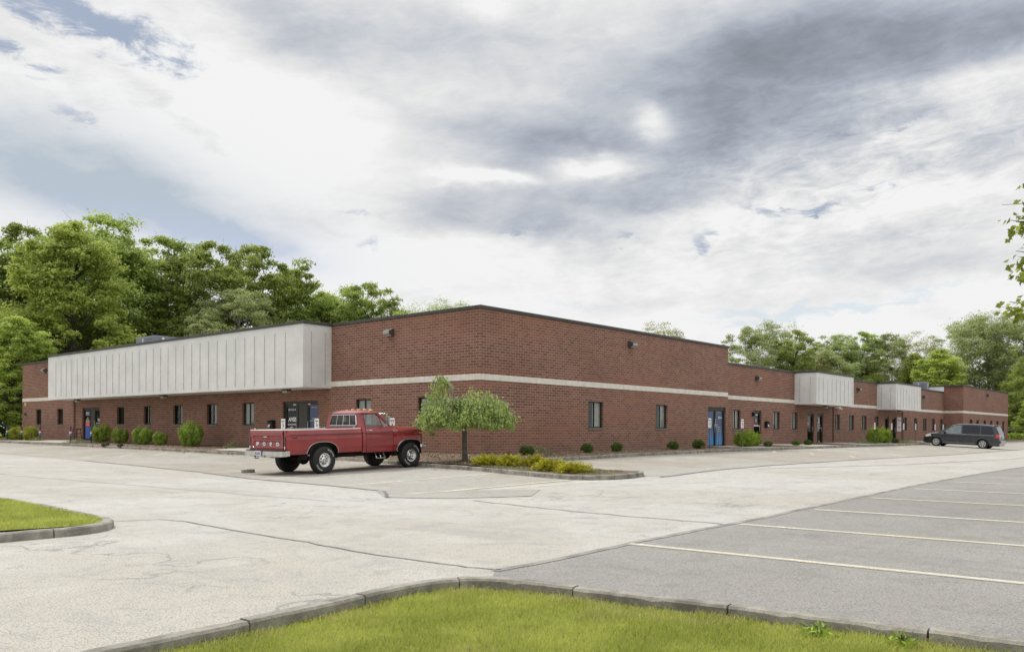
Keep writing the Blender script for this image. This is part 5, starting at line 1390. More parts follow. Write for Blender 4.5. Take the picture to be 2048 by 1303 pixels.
def side_panel(xs, zb, zt, yf, side, rows, mb=None, m=0, th=.03):
    mb = mb or MB()
    def fn(k):
        def f(u, w_):
            i = min(int(round(u * (len(xs) - 1))), len(xs) - 1); x = xs[i]; z = zb(x) + (zt(x) - zb(x)) * w_
            return (x, side * (yf(z, x) - k), z)
        return f
    n = len(xs) - 1
    mb.grid(fn(0), n, rows, m, flip=(side > 0)); mb.grid(fn(th), n, rows, m, flip=(side < 0))
    a, b = fn(0), fn(th)
    for w_ in (0, 1):
        for i in range(n): mb.quad(a(i / n, w_), a((i + 1) / n, w_), b((i + 1) / n, w_), b(i / n, w_), m)
    for u in (0, 1):
        for j in range(rows): mb.quad(a(u, j / rows), a(u, (j + 1) / rows), b(u, (j + 1) / rows), b(u, j / rows), m)
    return mb

def build_truck():
    t0 = Vector((-7.79, -.08, G(-7.79, -1) + .006)); z1 = G(-4.37, -1) + .006
    root = empty("pickup_truck", t0, 0, "red older single-cab pickup truck parked nose-in by the corner tree", "pickup truck")
    root.rotation_euler = (0, -math.atan2(z1 - t0.z, 3.42), 0)
    WR, WB = .40, 3.42
    ytab = [(.50, .955), (.60, .965), (.68, .985), (.74, 1.0), (1.04, 1.0), (1.10, .985), (1.15, .995), (1.18, .985), (1.25, .955), (1.32, .925), (1.36, .915)]
    def yf(z, x):
        k = 0
        if x < -1.12: k = .05 * ((-1.12 - x) / .16) ** 2
        if x > 3.6: k = .11 * ((x - 3.6) / .4) ** 2
        return lerp_tab(ytab, z) - k
    def arch(x, xc, ra, top, low):
        d = abs(x - xc)
        if d >= ra: return low
        h = top - WR * 0; 
        return max(low, low + (top - low) * (1 - (d / ra) ** 2.6) ** .5)
    ra = .56
    def zb_bed(x): return arch(x, -.05, ra, .94, .595)
    def zt_bed(x): return 1.29
    xs_b = sorted(set(frange(-1.28, 1.40, .08) + [-.05 + ra * k for k in (-1, -.985, -.94, -.86, .86, .94, .985, 1)]))
    bed = MB()
    for s in (-1, 1): side_panel(xs_b, zb_bed, zt_bed, yf, s, 16, bed)
    # inner walls, floor, front wall, tailgate posts
    for s in (-1, 1): bed.box(-1.26, 1.40, min(s * .80, s * .83), max(s * .80, s * .83), .74, 1.285); bed.box(-1.26, 1.40, min(s * .83, s * .90), max(s * .83, s * .90), 1.25, 1.286)
    bed.box(-1.26, 1.40, -.8, .8, .70, .74); bed.box(1.36, 1.40, -.82, .82, .74, 1.285)
    for s in (-1, 1):
        bed.add([(-1.285, s * .83, .60), (-1.27, s * .955, .60), (-1.27, s * .945, 1.27), (-1.285, s * .83, 1.29), (-1.25, s * .83, .60), (-1.2, s * .95, .6), (-1.2, s * .94, 1.27), (-1.25, s * .83, 1.29)], [(0, 1, 2, 3), (4, 7, 6, 5), (3, 2, 6, 7), (0, 4, 5, 1)])
    bd = bed.build("bed", M['red'], root, recalc=True, bevel=.006, angle=50)
    for f in bd.data.polygons: f.use_smooth = False
    mb = MB()
    for s in (-1, 1): mb.box(-1.27, 1.41, min(s * .80, s * .935), max(s * .80, s * .935), 1.29, 1.312)
    mb.build("rail_cap", M['railcap'], bd, bevel=.008)
    mb = MB()
    for s in (-1, 1):
        for X in (-1.15, .1, 1.2): mb.tube([(X, s * .86, 1.31), (X, s * .86, 1.345)], .012, 6); mb.obox((X, s * .86, 1.352), (.02, 0, 0), (0, .012, 0), (0, 0, .01))
    mb.build("tie_down", M['chrome'], bd)
    # tailgate
    tg = MB(); tp = [(.62, -1.255), (.645, -1.275), (.74, -1.305), (.80, -1.312), (.825, -1.272), (.965, -1.262), (.99, -1.296), (1.035, -1.300), (1.055, -1.268), (1.12, -1.266), (1.145, -1.308), (1.24, -1.312), (1.275, -1.30), (1.29, -1.27)]
    def tgf(u, w_):
        i = int(round(w_ * (len(tp) - 1))); z, x = tp[i]; y = -.815 + 1.63 * u
        if z in (.825, .965, 1.055, 1.12) and (u < .04 or u > .96): x = -1.305
        return (x, y, z)
    tg.grid(tgf, 26, len(tp) - 1); tg.box(-1.262, -1.235, -.815, .815, .62, 1.285)
    tgo = tg.build("tailgate", M['red'], root, recalc=False)
    MB().box(-1.30, -1.23, -.815, .815, 1.288, 1.315).build("rail_cap", M['railcap'], tgo, bevel=.008)
    for ch, y in zip("FORD", (.52, .175, -.175, -.52)):
        text(ch, .135, M['ltxt'], tgo, (-1.28, y, .895), 'x', width=.155, bold=.008)
    MB().box(-1.31, -1.30, -.02, .16, 1.095, 1.12).box(-1.32, -1.305, .02, .10, 1.105, 1.125).build("latch", M['chrome'], tgo, bevel=.004)
    for s in (-1, 1):
        mb = MB(); mb.box(-1.302, -1.27, min(s * .855, s * .93), max(s * .855, s * .93), .86, 1.12)
        tl = mb.build("tail_light", M['tail'], root, bevel=.012); MB().box(-1.308, -1.30, min(s * .865, s * .92), max(s * .865, s * .92), .76, .84).box(-1.303, -1.27, min(s * .855, s * .93), max(s * .855, s * .93), .75, .859, 1).build("reverse_lamp", [M['lens'], M['tail']], tl, bevel=.006)
        MB().box(-1.1, -.94, s * 1.0 - .004 if s < 0 else .984, s * .984 if s < 0 else 1.004, 1.065, 1.095).build("side_marker", M['tail'], root)
    # rear bumper
    mb = MB()
    def bf(u, w_):
        y = -1.0 + 2.0 * u; k = abs(y) ; x = -1.49 + .13 * k ** 2.6 ; lo = .525 + (.045 if .12 < k < .24 else 0) + .05 * max(0, k - .6); z = (lo, lo + .02, .61, .705, .72)[int(round(w_ * 4))]; dx = (.05, 0, -.008, 0, .05)[int(round(w_ * 4))]
        return (x + dx, y, z)
    mb.grid(bf, 24, 4); mb.box(-1.44, -1.28, -.95, .95, .55, .70)
    for s in (-1, 1): mb.box(-1.36, -1.20, min(s * .975, s * .998), max(s * .975, s * .998), .56, .71)
    bo = mb.build("rear_bumper", M['steel'], root, bevel=.004)
    mb = MB(); mb.grid(lambda u, w_: (-1.50 + .13 * abs(-1.0 + 2 * u) ** 2.6 + w_ * .2, -1.0 + 2 * u, .735), 20, 1); mb.grid(lambda u, w_: (-1.502 + .13 * abs(-1.0 + 2 * u) ** 2.6, -1.0 + 2 * u, .705 + w_ * .03), 20, 1); mb.build("step_pad", M['black'], bo)
    mb = MB(); mb.box(-1.535, -1.525, -.03, .28, .565, .71); pl = mb.build("licence_plate", M['plate'], bo, bevel=.003)
    text("PIL 8127", .10, M['navy'], pl, (-1.537, .125, .635), 'x', width=.26, bold=.003)
    mb = MB(); mb.tube([(-1.5, .12, .50), (-1.62, .12, .50), (-1.62, .12, .545)], .015, 6); bm_ = bmesh.new(); mb.obox((-1.62, .12, .565), (.02, 0, 0), (0, .02, 0), (0, 0, .02)); mb.build("tow_ball", M['under'], bo, bevel=.01)
    # cab
    def zt_cab(x): return 1.335
    cab = MB()
    for s in (-1, 1): side_panel(frange(1.435, 1.57, .045), lambda x: .56, zt_cab, yf, s, 14, cab)
    for s in (-1, 1):
        # rear pillar: from belt to roof, leaning in
        def P(x, z): 
            f = (z - 1.335) / .44; return (x, s * (.918 - .165 * f), z)
        cab.quad(P(1.435, 1.335), P(1.575, 1.335), P(1.625, 1.77), P(1.50, 1.77)); cab.quad(P(1.575, 1.335), (1.575, s * .87, 1.335), (1.625, s * .70, 1.77), P(1.625, 1.77))
        # windshield pillar
        cab.tube([(2.66, s * .86, 1.33), (2.42, s * .82, 1.54), (2.18, s * .755, 1.765)], [.04, .034, .034], 8)
        cab.tube([(1.60, s * .765, 1.775), (2.18, s * .755, 1.775)], .03, 8)
    # rear wall with window opening
    def RP(y, z): f = (z - 1.30) / .48; return (1.438 + .06 * f, y * (1 - .17 * max(f, 0)), z)
    yo, yi = .918, .70
    for (y0, y1, z0, z1_) in ((-yo, yo, .74, 1.385), (-yo, -yi, 1.385, 1.725), (yi, yo, 1.385, 1.725), (-yo, yo, 1.725, 1.79)):
        cab.quad(RP(y0, z0), RP(y1, z0), RP(y1, z1_), RP(y0, z1_))
    # roof
    def RF(u, w_):
        x = 1.485 + .78 * u; y = (-.785 + 1.57 * w_); a = abs(2 * u - 1); b = abs(2 * w_ - 1)
        return (x, y * (1 - .05 * a ** 4), 1.775 + .105 * (1 - a ** 3.2) ** .8 * (1 - b ** 3.4) ** .8)
    cab.grid(RF, 18, 22)
    cab.grid(lambda u, w_: (RF(u, w_)[0], RF(u, w_)[1] * .99, 1.768), 8, 8)
    cab.box(1.5, 2.6, -.9, .9, .60, .66)
    cab.box(2.55, 2.75, -.86, .86, .7, 1.33)
    co_ = cab.build("cab", M['red'], root, recalc=False, smooth=False)
    for f in co_.data.polygons: f.use_smooth = True
    md = co_.modifiers.new("e", 'EDGE_SPLIT'); md.split_angle = R(35)
    mb = MB()
    for s in (-1, 1): mb.tube([(1.50, s * .79, 1.775), (2.24, s * .785, 1.775)], .013, 5)
    mb.tube([(1.485, -.78, 1.772), (1.485, .78, 1.772)], .008, 5); mb.build("drip_rail", M['red2'], co_)
    # rear sliding window
    mb = MB(); mb.quad(RP(-.69, 1.39), RP(.69, 1.39), RP(.69, 1.72), RP(-.69, 1.72)); rw = mb.build("rear_window", M['carglass'], co_)
    mb = MB(); off = Vector((-.008, 0, 0))
    pts = [RP(-.70, 1.41), RP(-.68, 1.388), RP(.68, 1.388), RP(.70, 1.41), RP(.70, 1.70), RP(.67, 1.725), RP(-.67, 1.725), RP(-.70, 1.70), RP(-.70, 1.41)]
    mb.tube([Vector(p) + off for p in pts], .019, 6)
    for y in (-.35, 0, .35): mb.tube([Vector(RP(y, 1.39)) + off, Vector(RP(y, 1.72)) + off], .009 if y else .012, 5)
    mb.build("window_trim", M['chrome'], rw)
    mb = MB(); mb.quad((2.66, -.84, 1.34), (2.66, .84, 1.34), (2.20, .73, 1.765), (2.20, -.73, 1.765)); mb.build("windshield", M['carglass2'], co_)
    for k in range(5):
        mb = MB(); mb.grid(lambda u, w_: (2.08 + .075 * math.cos(u * 6.283) * math.cos(w_ * 1.57), (-.60 + .30 * k) + .055 * math.sin(u * 6.283) * math.cos(w_ * 1.57), 1.862 - (0.018 if k in (0, 4) else 0) + .05 * math.sin(w_ * 1.57)), 12, 4); mb.build("marker_light", M['amber'], co_, smooth=True)
    # seat, steering wheel
    mb = MB(); mb.box(1.62, 2.1, -.75, .75, .85, 1.02); mb.obox((1.66, 0, 1.25), (.07, 0, .02), (0, .72, 0), (-.05, 0, .25)); mb.build("seat", M['seat'], co_, bevel=.04)
    mb = MB(); mb.tube([(2.28 + .09 * math.cos(a), .38 + .19 * math.sin(a), 1.30 + .16 * math.cos(a)) for a in [R(k * 30) for k in range(13)]], .014, 6); mb.box(2.35, 2.6, -.8, .8, 1.15, 1.33); mb.build("dashboard", M['seat'], co_)
    # doors
    for s in (-1, 1):
        mb = side_panel(frange(1.585, 2.64, .1), lambda x: .555, zt_cab, yf, s, 16)
        d = mb.build("door", M['red'], root, recalc=True)
        def Q(x, z, k=0): f = (z - 1.335) / .44; return (x, s * (.918 - .165 * f + k), z)
        mb = MB(); fr = [Q(1.60, 1.335), Q(1.642, 1.745), Q(2.14, 1.755), Q(2.60, 1.345)]
        mb.tube(fr, .020, 6); mb.tube([fr[3], fr[0]], .012, 6); mb.tube([Q(2.31, 1.34), Q(2.20, 1.69)], .013, 5); mb.build("window_frame", M['red'], d)
        mb = MB(); mb.quad(*[Q(*p, -.006) for p in ((1.60, 1.335), (1.642, 1.745), (2.14, 1.755), (2.60, 1.345))]); mb.build("window", M['carglass2'], d)
        yo_ = s * 1.0
        mb = MB(); mb.obox((1.76, s * .957, 1.245), (.075, 0, 0), (0, .012, 0), (0, 0, .014)); mb.tube([(1.62, s * .955, 1.245), (1.62, s * .965, 1.245)], .016, 8); mb.build("handle", M['chrome'], d, bevel=.006)
        mb = MB(); mb.tube([(2.24, s * .79, 1.75), (2.32, s * 1.0, 1.755), (2.36, s * 1.05, 1.72), (2.36, s * 1.06, 1.62)], .010, 6); mb.tube([(2.36, s * 1.06, 1.5), (2.35, s * 1.05, 1.38), (2.30, s * .94, 1.33)], .010, 6)
        mb.obox((2.37, s * 1.07, 1.55), (.02, 0, 0), (0, .075, 0), (0, 0, .12)); mb.build("mirror", M['chrome'], d, bevel=.012)
    # fenders
    zt_f = lambda x: 1.275 - .055 * max(0, (x - 2.66)) / 1.3 - (.05 * ((x - 3.75) / .25) ** 2 if x > 3.75 else 0)
    xs_f = sorted(set(frange(2.655, 3.99, .07) + [3.39 + ra * k for k in (-1, -.985, -.94, -.86, .86, .94, .985, 1)]))
    def yff(z, x): return yf(z, x) - (.0 if z < 1.19 else (z - 1.19) * .35)
    for s in (-1, 1):
        mb = side_panel([x for x in xs_f if x <= 3.99], lambda x: arch(x, 3.36, ra - .02, .92, .56 if x < 3.5 else .66), zt_f, yff, s, 14)
        fo = mb.build("fender", M['red2'], root, recalc=True)
        MB().box(3.78, 3.93, min(s * .935, s * .985), max(s * .935, s * .985), 1.10, 1.135).build("side_marker", M['amber'], fo)
        MB().box(2.70, 2.86, min(s * .93, s * .962), max(s * .93, s * .962), 1.20, 1.228).build("badge", M['chrome'], fo, bevel=.004)
    # hood
    def HF(u, w_):
        x = 2.62 + 1.38 * u; b = abs(2 * w_ - 1); y = (2 * w_ - 1) * (.895 - (.10 * max(0, (x - 3.6) / .4) ** 2)); ze = zt_f(min(x, 3.98))
        bulge = .085 if u < .8 else .085 * (1 - ((u - .8) / .2) ** 2 * .9)
        return (x, y, ze - .004 + bulge * (1 - b ** 5) + .03 * (1 - u) * (1 - b ** 4) + .012 * (1 if b < .45 else 0))
    mb = MB(); mb.grid(HF, 20, 26); mb.build("hood", M['red2'], root, smooth=True)
    # grille and front
    mb = MB(); mb.box(3.95, 3.985, -.80, .80, .80, 1.17); gr = mb.build("grille", M['chrome'], root, bevel=.01)
    mb = MB()
    for k in range(4): mb.box(3.985, 3.992, -.5, .5, .84 + k * .075, .88 + k * .075)
    mb.build("grille_slots", M['black'], gr)
    for s in (-1, 1): MB().lathe_y([(0, 0), (.09, .0)], (0, 0, 0), 16); mb = MB(); mb.tube([(3.985, s * .66, 1.0), (4.0, s * .66, 1.0)], .085, 18); mb.build("headlight", M['lens'], root)
    mb = MB(); mb.box(3.955, 4.0, -.86, .86, .66, .80); mb.build("front_valance", M['red2'], root)
    mb = MB(); mb.tube([(3.8, -1.0, .68), (4.06, -.96, .68), (4.12, -.7, .68), (4.13, 0, .68), (4.12, .7, .68), (4.06, .96, .68), (3.8, 1.0, .68)], .075, 8); mb.build("front_bumper", M['chrome'], root, smooth=True)
    # trim along the body side and the arches
    mb = MB()
    for s in (-1, 1):
        for (a, b) in ((-1.2, 1.39), (1.44, 1.565), (1.59, 2.635), (2.66, 3.94)):
            pts = [(x, s * (yf(1.165, x) + .004), 1.165 - (.012 * max(0, x - 2.6))) for x in frange(a, b, .3)]
            mb.tube(pts, .010, 5)
    mb.build("side_moulding", M['stripe'], root)
    mb = MB()
    for s in (-1, 1):
        for (xc, rr, top, lo, lo2) in ((-.05, ra, .94, .595, .595), (3.36, ra - .02, .92, .56, .66)):
            pts = []
            for k in range(29):
                x = xc + rr * math.sin((k / 28 * 2 - 1) * math.pi / 2); z = arch(x, xc, rr, top, lo if x < xc else lo2); pts.append((x, s * (yf(z, x) + .004), z))
            mb.tube(pts, .009, 5)
    mb.build("arch_moulding", M['chrome'], root)
    # wheel wells and underbody
    mb = MB()
    for xc in (-.05, 3.36):
        for s in (-1, 1):
            n = 14
            for k in range(n):
                a0 = math.pi * k / n; a1 = math.pi * (k + 1) / n; rr = .54
                p = [(xc + rr * math.cos(a), s * yy, .44 + rr * .95 * math.sin(a)) for a in (a0, a1) for yy in (.55, .955)]
                mb.quad(p[0], p[1], p[3], p[2])
            mb.box(xc - .555, xc + .555, min(s * .838, s * .846), max(s * .838, s * .846), .57, .955)
            mb.build("wheel_well", M['under'], root); mb = MB()
    mb = MB()
    for s in (-1, 1):
        mb.box(-1.3, 3.9, s * .45 - .04, s * .45 + .04, .56, .69)
        for xc in (0, WB): mb.tube([(xc - .62, s * .5, .62), (xc - .25, s * .5, .49), (xc, s * .5, .455), (xc + .25, s * .5, .49), (xc + .62, s * .5, .62)], .035, 5); mb.tube([(xc + .08, s * .42, .46), (xc + .22, s * .42, .75)], .03, 6)
    for xc in (0, WB): mb.tube([(xc, -.8, .40), (xc, .8, .40)], .045, 8); mb.lathe_y([(.02, -.18), (.15, -.08), (.17, 0), (.15, .08), (.02, .18)], (xc, .08 if xc == 0 else .3, .40), 14)
    mb.tube([(0, .08, .42), (1.6, .05, .52), (WB, .3, .42)], .035, 6); mb.box(1.7, 2.3, -.25, .25, .42, .62); mb.box(2.5, 3.3, -.3, .3, .48, .8); mb.tube([(.4, -.55, .5), (1.5, -.55, .5)], .07, 8)
    mb.tube([(-1.1, .5, .52), (-.4, .5, .56)], .03, 6)
    mb.build("chassis", M['under'], root)
    mb = MB(); mb.tube([(2.05, -.78, .58), (2.0, -.95, .36), (2.35, -.95, .36), (2.40, -.78, .58)], .016, 6); mb.tube([(2.2, -.80, .58), (2.16, -.95, .40), (2.16, -.95, .36)], .014, 6); mb.build("side_step", M['chrome'], root)
    mb = MB(); mb.tube([(2.80, -.78, 1.32), (2.92, -.80, 1.66)], .004, 5); mb.build("antenna", M['black'], root)
    for xc in (0, WB):
        for s in (-1, 1): wheel("wheel", root, (xc, s * .875, WR), WR, .27, s, .205, 'truck')
    return root
build_truck()

def build_van():
    xw, yw = 45.95, -4.1
    zf, zr = G(45, -4.1), G(45, -7.2)
    WB = 3.08; WR = .335
    root = empty("minivan", (xw + .02, yw - WB, zr + .006), R(90), "dark grey minivan parked nose-in by the far brick wing", "minivan")
    root.rotation_euler = (0, -math.atan2(zf - zr, WB), R(90))
    top = [(-1.06, .62), (-1.05, .90), (-1.0, 1.02), (-.95, 1.15), (-.82, 1.45), (-.70, 1.665), (-.55, 1.705), (-.2, 1.735), (.6, 1.755), (1.3, 1.74), (1.75, 1.70), (2.05, 1.63), (2.5, 1.38), (2.9, 1.14), (3.05, 1.065), (3.4, 1.0), (3.75, .92), (3.95, .82), (4.04, .68), (4.06, .5)]
    def ztop(x): return lerp_tab(top, x)
    def hw(x):
        k = .985
        if x > 3.2: k -= .36 * ((x - 3.2) / .86) ** 2.4
        if x < -.6: k -= .10 * ((-.6 - x) / .46) ** 2
        return k
    sy = [(.20, .93), (.30, .965), (.36, .985), (.42, .965), (.62, .99), (.88, 1.0), (.95, .985), (1.0, .965), (1.62, .80), (1.76, .76)]
    def ysd(z, x): return hw(x) * lerp_tab(sy, z)
    def zb(x):
        lo = .22 if -1 < x < 3.9 else .26
        for xc in (0, WB):
            d = abs(x - xc)
            if d < .42: return max(lo, lo + (.72 - lo) * (1 - (d / .42) ** 2.5) ** .5)
        return lo
    def ze(x): return ztop(x) - (.055 if ztop(x) > 1.1 else .10)
    xs_ = sorted(set([round(q, 4) for q in frange(-1.06, 4.06, .08)] + [xc + .42 * k for xc in (0, WB) for k in (-1, -.98, -.93, -.85, .85, .93, .98, 1)] + [a for a, b in top]))
    mb = MB()
    for s in (-1, 1): side_panel(xs_, zb, ze, ysd, s, 22, mb, 0, .02)
    def topf(u, w_):
        x = xs_[min(int(round(u * (len(xs_) - 1))), len(xs_) - 1)]; b = 2 * w_ - 1; ye = ysd(ze(x), x); zt = ztop(x); z0 = ze(x)
        return (x, ye * b, z0 + (zt - z0) * (1 - abs(b) ** 4))
    mb.grid(topf, len(xs_) - 1, 16)
    # closed ends
    for X in (-1.06, 4.06): mb.grid(lambda u, w_, X=X: (X, (2 * u - 1) * ysd(.22 + (ze(X) - .22) * w_, X), .22 + (ze(X) + .02 - .22) * w_), 6, 4)
    body = mb.build("body", M['van'], root, smooth=True); body.modifiers.new("e", 'EDGE_SPLIT').split_angle = R(38)
    def patch(name, cs, mat, s, parent, off=.006, n=8):
        mb = MB()
        def f(u, w_):
            a = [cs[0][k] + (cs[1][k] - cs[0][k]) * u for k in (0, 1)]; b = [cs[3][k] + (cs[2][k] - cs[3][k]) * u for k in (0, 1)]
            x = a[0] + (b[0] - a[0]) * w_; z = a[1] + (b[1] - a[1]) * w_; return (x, s * (ysd(z, x) + off), z)
        mb.grid(f, n, n); return mb.build(name, mat, parent, smooth=True)
    for s in (-1, 1):
        d1 = patch("door", [(1.38, .30), (2.45, .30), (2.72, .97), (1.38, .97)], M['van'], s, root, .004)
        patch("window", [(1.42, 1.0), (2.72, 1.0), (2.02, 1.545), (1.46, 1.60)], M['vanglass2'], s, d1, .008)
        d2 = patch("sliding_door", [(.40, .30), (1.35, .30), (1.35, .97), (.22, .97)], M['van'], s, root, .004)
        patch("window", [(.22, 1.0), (1.34, 1.0), (1.37, 1.60), (.26, 1.62)], M['vanglass'], s, d2, .008)
        patch("rear_side_window", [(-.72, 1.0), (.13, 1.0), (.17, 1.60), (-.52, 1.57)], M['vanglass'], s, root, .008)
        mb = MB(); mb.tube([(x, s * (ysd(.97, x) + .008), .975) for x in frange(-.7, 2.7, .3)], .008, 4); mb.build("belt_trim", M['vanroof'], root)
        mb = MB(); mb.tube([(x, s * (ysd(.33, x) + .008), .34) for x in frange(.5, 2.6, .3)], .014, 5); mb.build("sill_trim", M['vanroof'], root)
        for X in (.30, 1.5): mb = MB(); mb.obox((X + .08, s * (ysd(.86, X) + .022), .865), (.08, 0, 0), (0, .012, 0), (0, 0, .012)); mb.build("handle", M['van'], d1 if X > 1 else d2)
        mb = MB(); mb.obox((2.52, s * 1.02, 1.04), (.07, 0, 0), (0, .09, 0), (0, 0, .075)); mb.build("mirror", M['black'], d1, bevel=.03)
        patch("headlight", [(3.42, .74), (3.86, .66), (3.88, .78), (3.50, .90)], M['lens'], s, root, .012)
        patch("tail_light", [(-1.03, .78), (-.80, .80), (-.84, 1.10), (-.985, 1.06)], M['tail2'], s, root, .014)
        patch("bumper_cover", [(-1.04, .27), (-.50, .27), (-.52, .55), (-1.04, .60)], M['van'], s, root, .012)
        patch("front_bumper", [(3.55, .27), (4.03, .27), (4.03, .55), (3.6, .60)], M['black'], s, root, .012)
        mb = MB()
        for xc in (0, WB):
            pts = [(xc + .43 * math.sin((k / 16 * 2 - 1) * math.pi / 2), 0, 0) for k in range(17)]
            mb.tube([(p[0], s * (ysd(zb(p[0]), p[0]) + .002), zb(p[0]) + .015) for p in pts], .018, 5)
            for k in range(12):
                a0 = math.pi * k / 12; a1 = math.pi * (k + 1) / 12
                q = [(xc + .41 * math.cos(a), s * yy, .30 + .40 * math.sin(a)) for a in (a0, a1) for yy in (.55, .95)]; mb.quad(q[0], q[1], q[3], q[2], 1)
            mb.box(xc - .4, xc + .4, min(s * .54, s * .55), max(s * .54, s * .55), .2, .7, 1)
        mb.build("wheel_arch", [M['van'], M['under']], root)
    mb = MB(); mb.grid(lambda u, w_: (-.985 + .24 * w_ - .008, (2 * u - 1) * (.80 - .10 * w_), 1.08 + (1.60 - 1.08) * w_), 6, 4); mb.build("rear_window", M['vanglass'], root)
    mb = MB(); mb.box(-.85, -.62, -.72, .72, 1.685, 1.715); mb.build("spoiler", M['vanroof'], root, bevel=.01)
    mb = MB(); mb.box(-1.13, -1.04, -.86, .86, .42, .62); mb.build("rear_bumper", M['van'], root, bevel=.03)
    mb = MB(); mb.box(-1.085, -1.07, -.16, .16, .74, .88); mb.build("licence_plate", M['plate'], root)
    mb = MB(); mb.grid(lambda u, w_: (2.12 + .86 * w_, (2 * u - 1) * (.70 + .10 * w_), ztop(2.12 + .86 * w_) + .012 - .03 * abs(2 * u - 1) ** 4), 8, 8); mb.build("windshield", M['vanglass2'], root, smooth=True)
    mb = MB(); mb.box(-.9, 3.7, -.6, .6, .20, .32); mb.build("chassis", M['under'], root)
    for xc in (0, WB):
        for s in (-1, 1): wheel("wheel", root, (xc, s * .86, WR), WR, .22, s, .215, 'van')
    return root
build_van()

# ------------------------------------------------------------------ light and sky
SUN_AZ = R(94); SUN_EL = R(56)      # azimuth measured from +x toward +y
sd = Vector((math.cos(SUN_AZ) * math.cos(SUN_EL), math.sin(SUN_AZ) * math.cos(SUN_EL), math.sin(SUN_EL)))
L = bpy.data.lights.new("sun", 'SUN'); L.energy = 2.5; L.angle = R(8.0); L.color = (1.0, .965, .90)
so = link(bpy.data.objects.new("sun", L)); so.rotation_euler = sd.to_track_quat('Z', 'Y').to_euler(); so.location = (0, 0, 40)

w = bpy.data.worlds.new("World"); scene.world = w; w.use_nodes = True
nt = w.node_tree; nt.nodes.clear(); t = NT(nt)
out = t.node("ShaderNodeOutputWorld")
sky = t.node("ShaderNodeTexSky", sky_type='NISHITA'); sky.sun_disc = False; sky.sun_elevation = SUN_EL; sky.sun_rotation = math.pi / 2 - SUN_AZ
dirn = t.node("ShaderNodeTexCoord").outputs["Generated"]
nd = t.node("ShaderNodeVectorMath", operation='NORMALIZE'); t.put(nd.inputs[0], dirn); D = nd.outputs[0]
ds = t.node("ShaderNodeSeparateXYZ"); t.put(ds.inputs[0], D)
# cloud-layer coordinates (flat layer seen in perspective)
den = t.math('ADD', t.math('MAXIMUM', ds.outputs[2], 0.0), .22)
pc = t.node("ShaderNodeCombineXYZ"); t.put(pc.inputs[0], t.math('DIVIDE', ds.outputs[0], den)); t.put(pc.inputs[1], t.math('DIVIDE', ds.outputs[1], den)); pv = pc.outputs[0]
az = t.math('MULTIPLY', t.math('ARCTAN2', ds.outputs[1], ds.outputs[0]), 57.2958)
el = t.math('MULTIPLY', t.math('ARCSINE', ds.outputs[2]), 57.2958)
ae = t.node("ShaderNodeCombineXYZ"); t.put(ae.inputs[0], t.math('MULTIPLY', az, .1)); t.put(ae.inputs[1], t.math('MULTIPLY', el, .22)); av = ae.outputs[0]
def rotv(vec, deg): 
    n = t.node("ShaderNodeMapping"); t.put(n.inputs[0], vec); n.inputs[2].default_value = (0, 0, R(deg)); return n.outputs[0]
def fb(vec, s_, d_, ro, dist=0, out_=0): return t.noise(vec, s_, d_, ro, dist, out_)
def cen(x): return t.math('SUBTRACT', x, .5)
n1 = cen(fb(av, .9, 5, .55)); n2 = cen(fb(t.vmath('ADD', av, (7.3, 2.1, 0)), .9, 5, .55))
f1 = cen(fb(t.vmath('ADD', av, (1.3, 9.1, 4)), 3.2, 9, .68, .4)); f2 = cen(fb(t.vmath('ADD', av, (3, 3, 3)), 3.2, 9, .68, .4))
azd = t.math('ADD', t.math('ADD', az, t.math('MULTIPLY', n1, 7.0)), t.math('MULTIPLY', f1, 1.2)); eld = t.math('ADD', t.math('ADD', el, t.math('MULTIPLY', n2, 3.6)), t.math('MULTIPLY', f2, .6))
azf = t.math('ADD', t.math('ADD', az, t.math('MULTIPLY', n1, 3.0)), t.math('MULTIPLY', f1, 6.5)); elf = t.math('ADD', t.math('ADD', el, t.math('MULTIPLY', n2, 1.5)), t.math('MULTIPLY', f2, 3.4))
def blob(a, e, ra_, re_, rot, amp, fine=False, p=1.0):
    A = azf if fine else azd; E_ = elf if fine else eld
    dx = t.math('SUBTRACT', A, a); dy = t.math('SUBTRACT', E_, e); c, s = math.cos(R(rot)), math.sin(R(rot))
    u = t.math('ADD', t.math('MULTIPLY', dx, c / ra_), t.math('MULTIPLY', dy, s / ra_)); q = t.math('ADD', t.math('MULTIPLY', dx, -s / re_), t.math('MULTIPLY', dy, c / re_))
    rr = t.math('ADD', t.math('MULTIPLY', u, u), t.math('MULTIPLY', q, q))
    return t.math('MULTIPLY', t.math('EXPONENT', t.math('MULTIPLY', rr, -p)), amp)
def total(lst):
    s = lst[0]
    for k in lst[1:]: s = t.math('ADD', s, k)
    return s
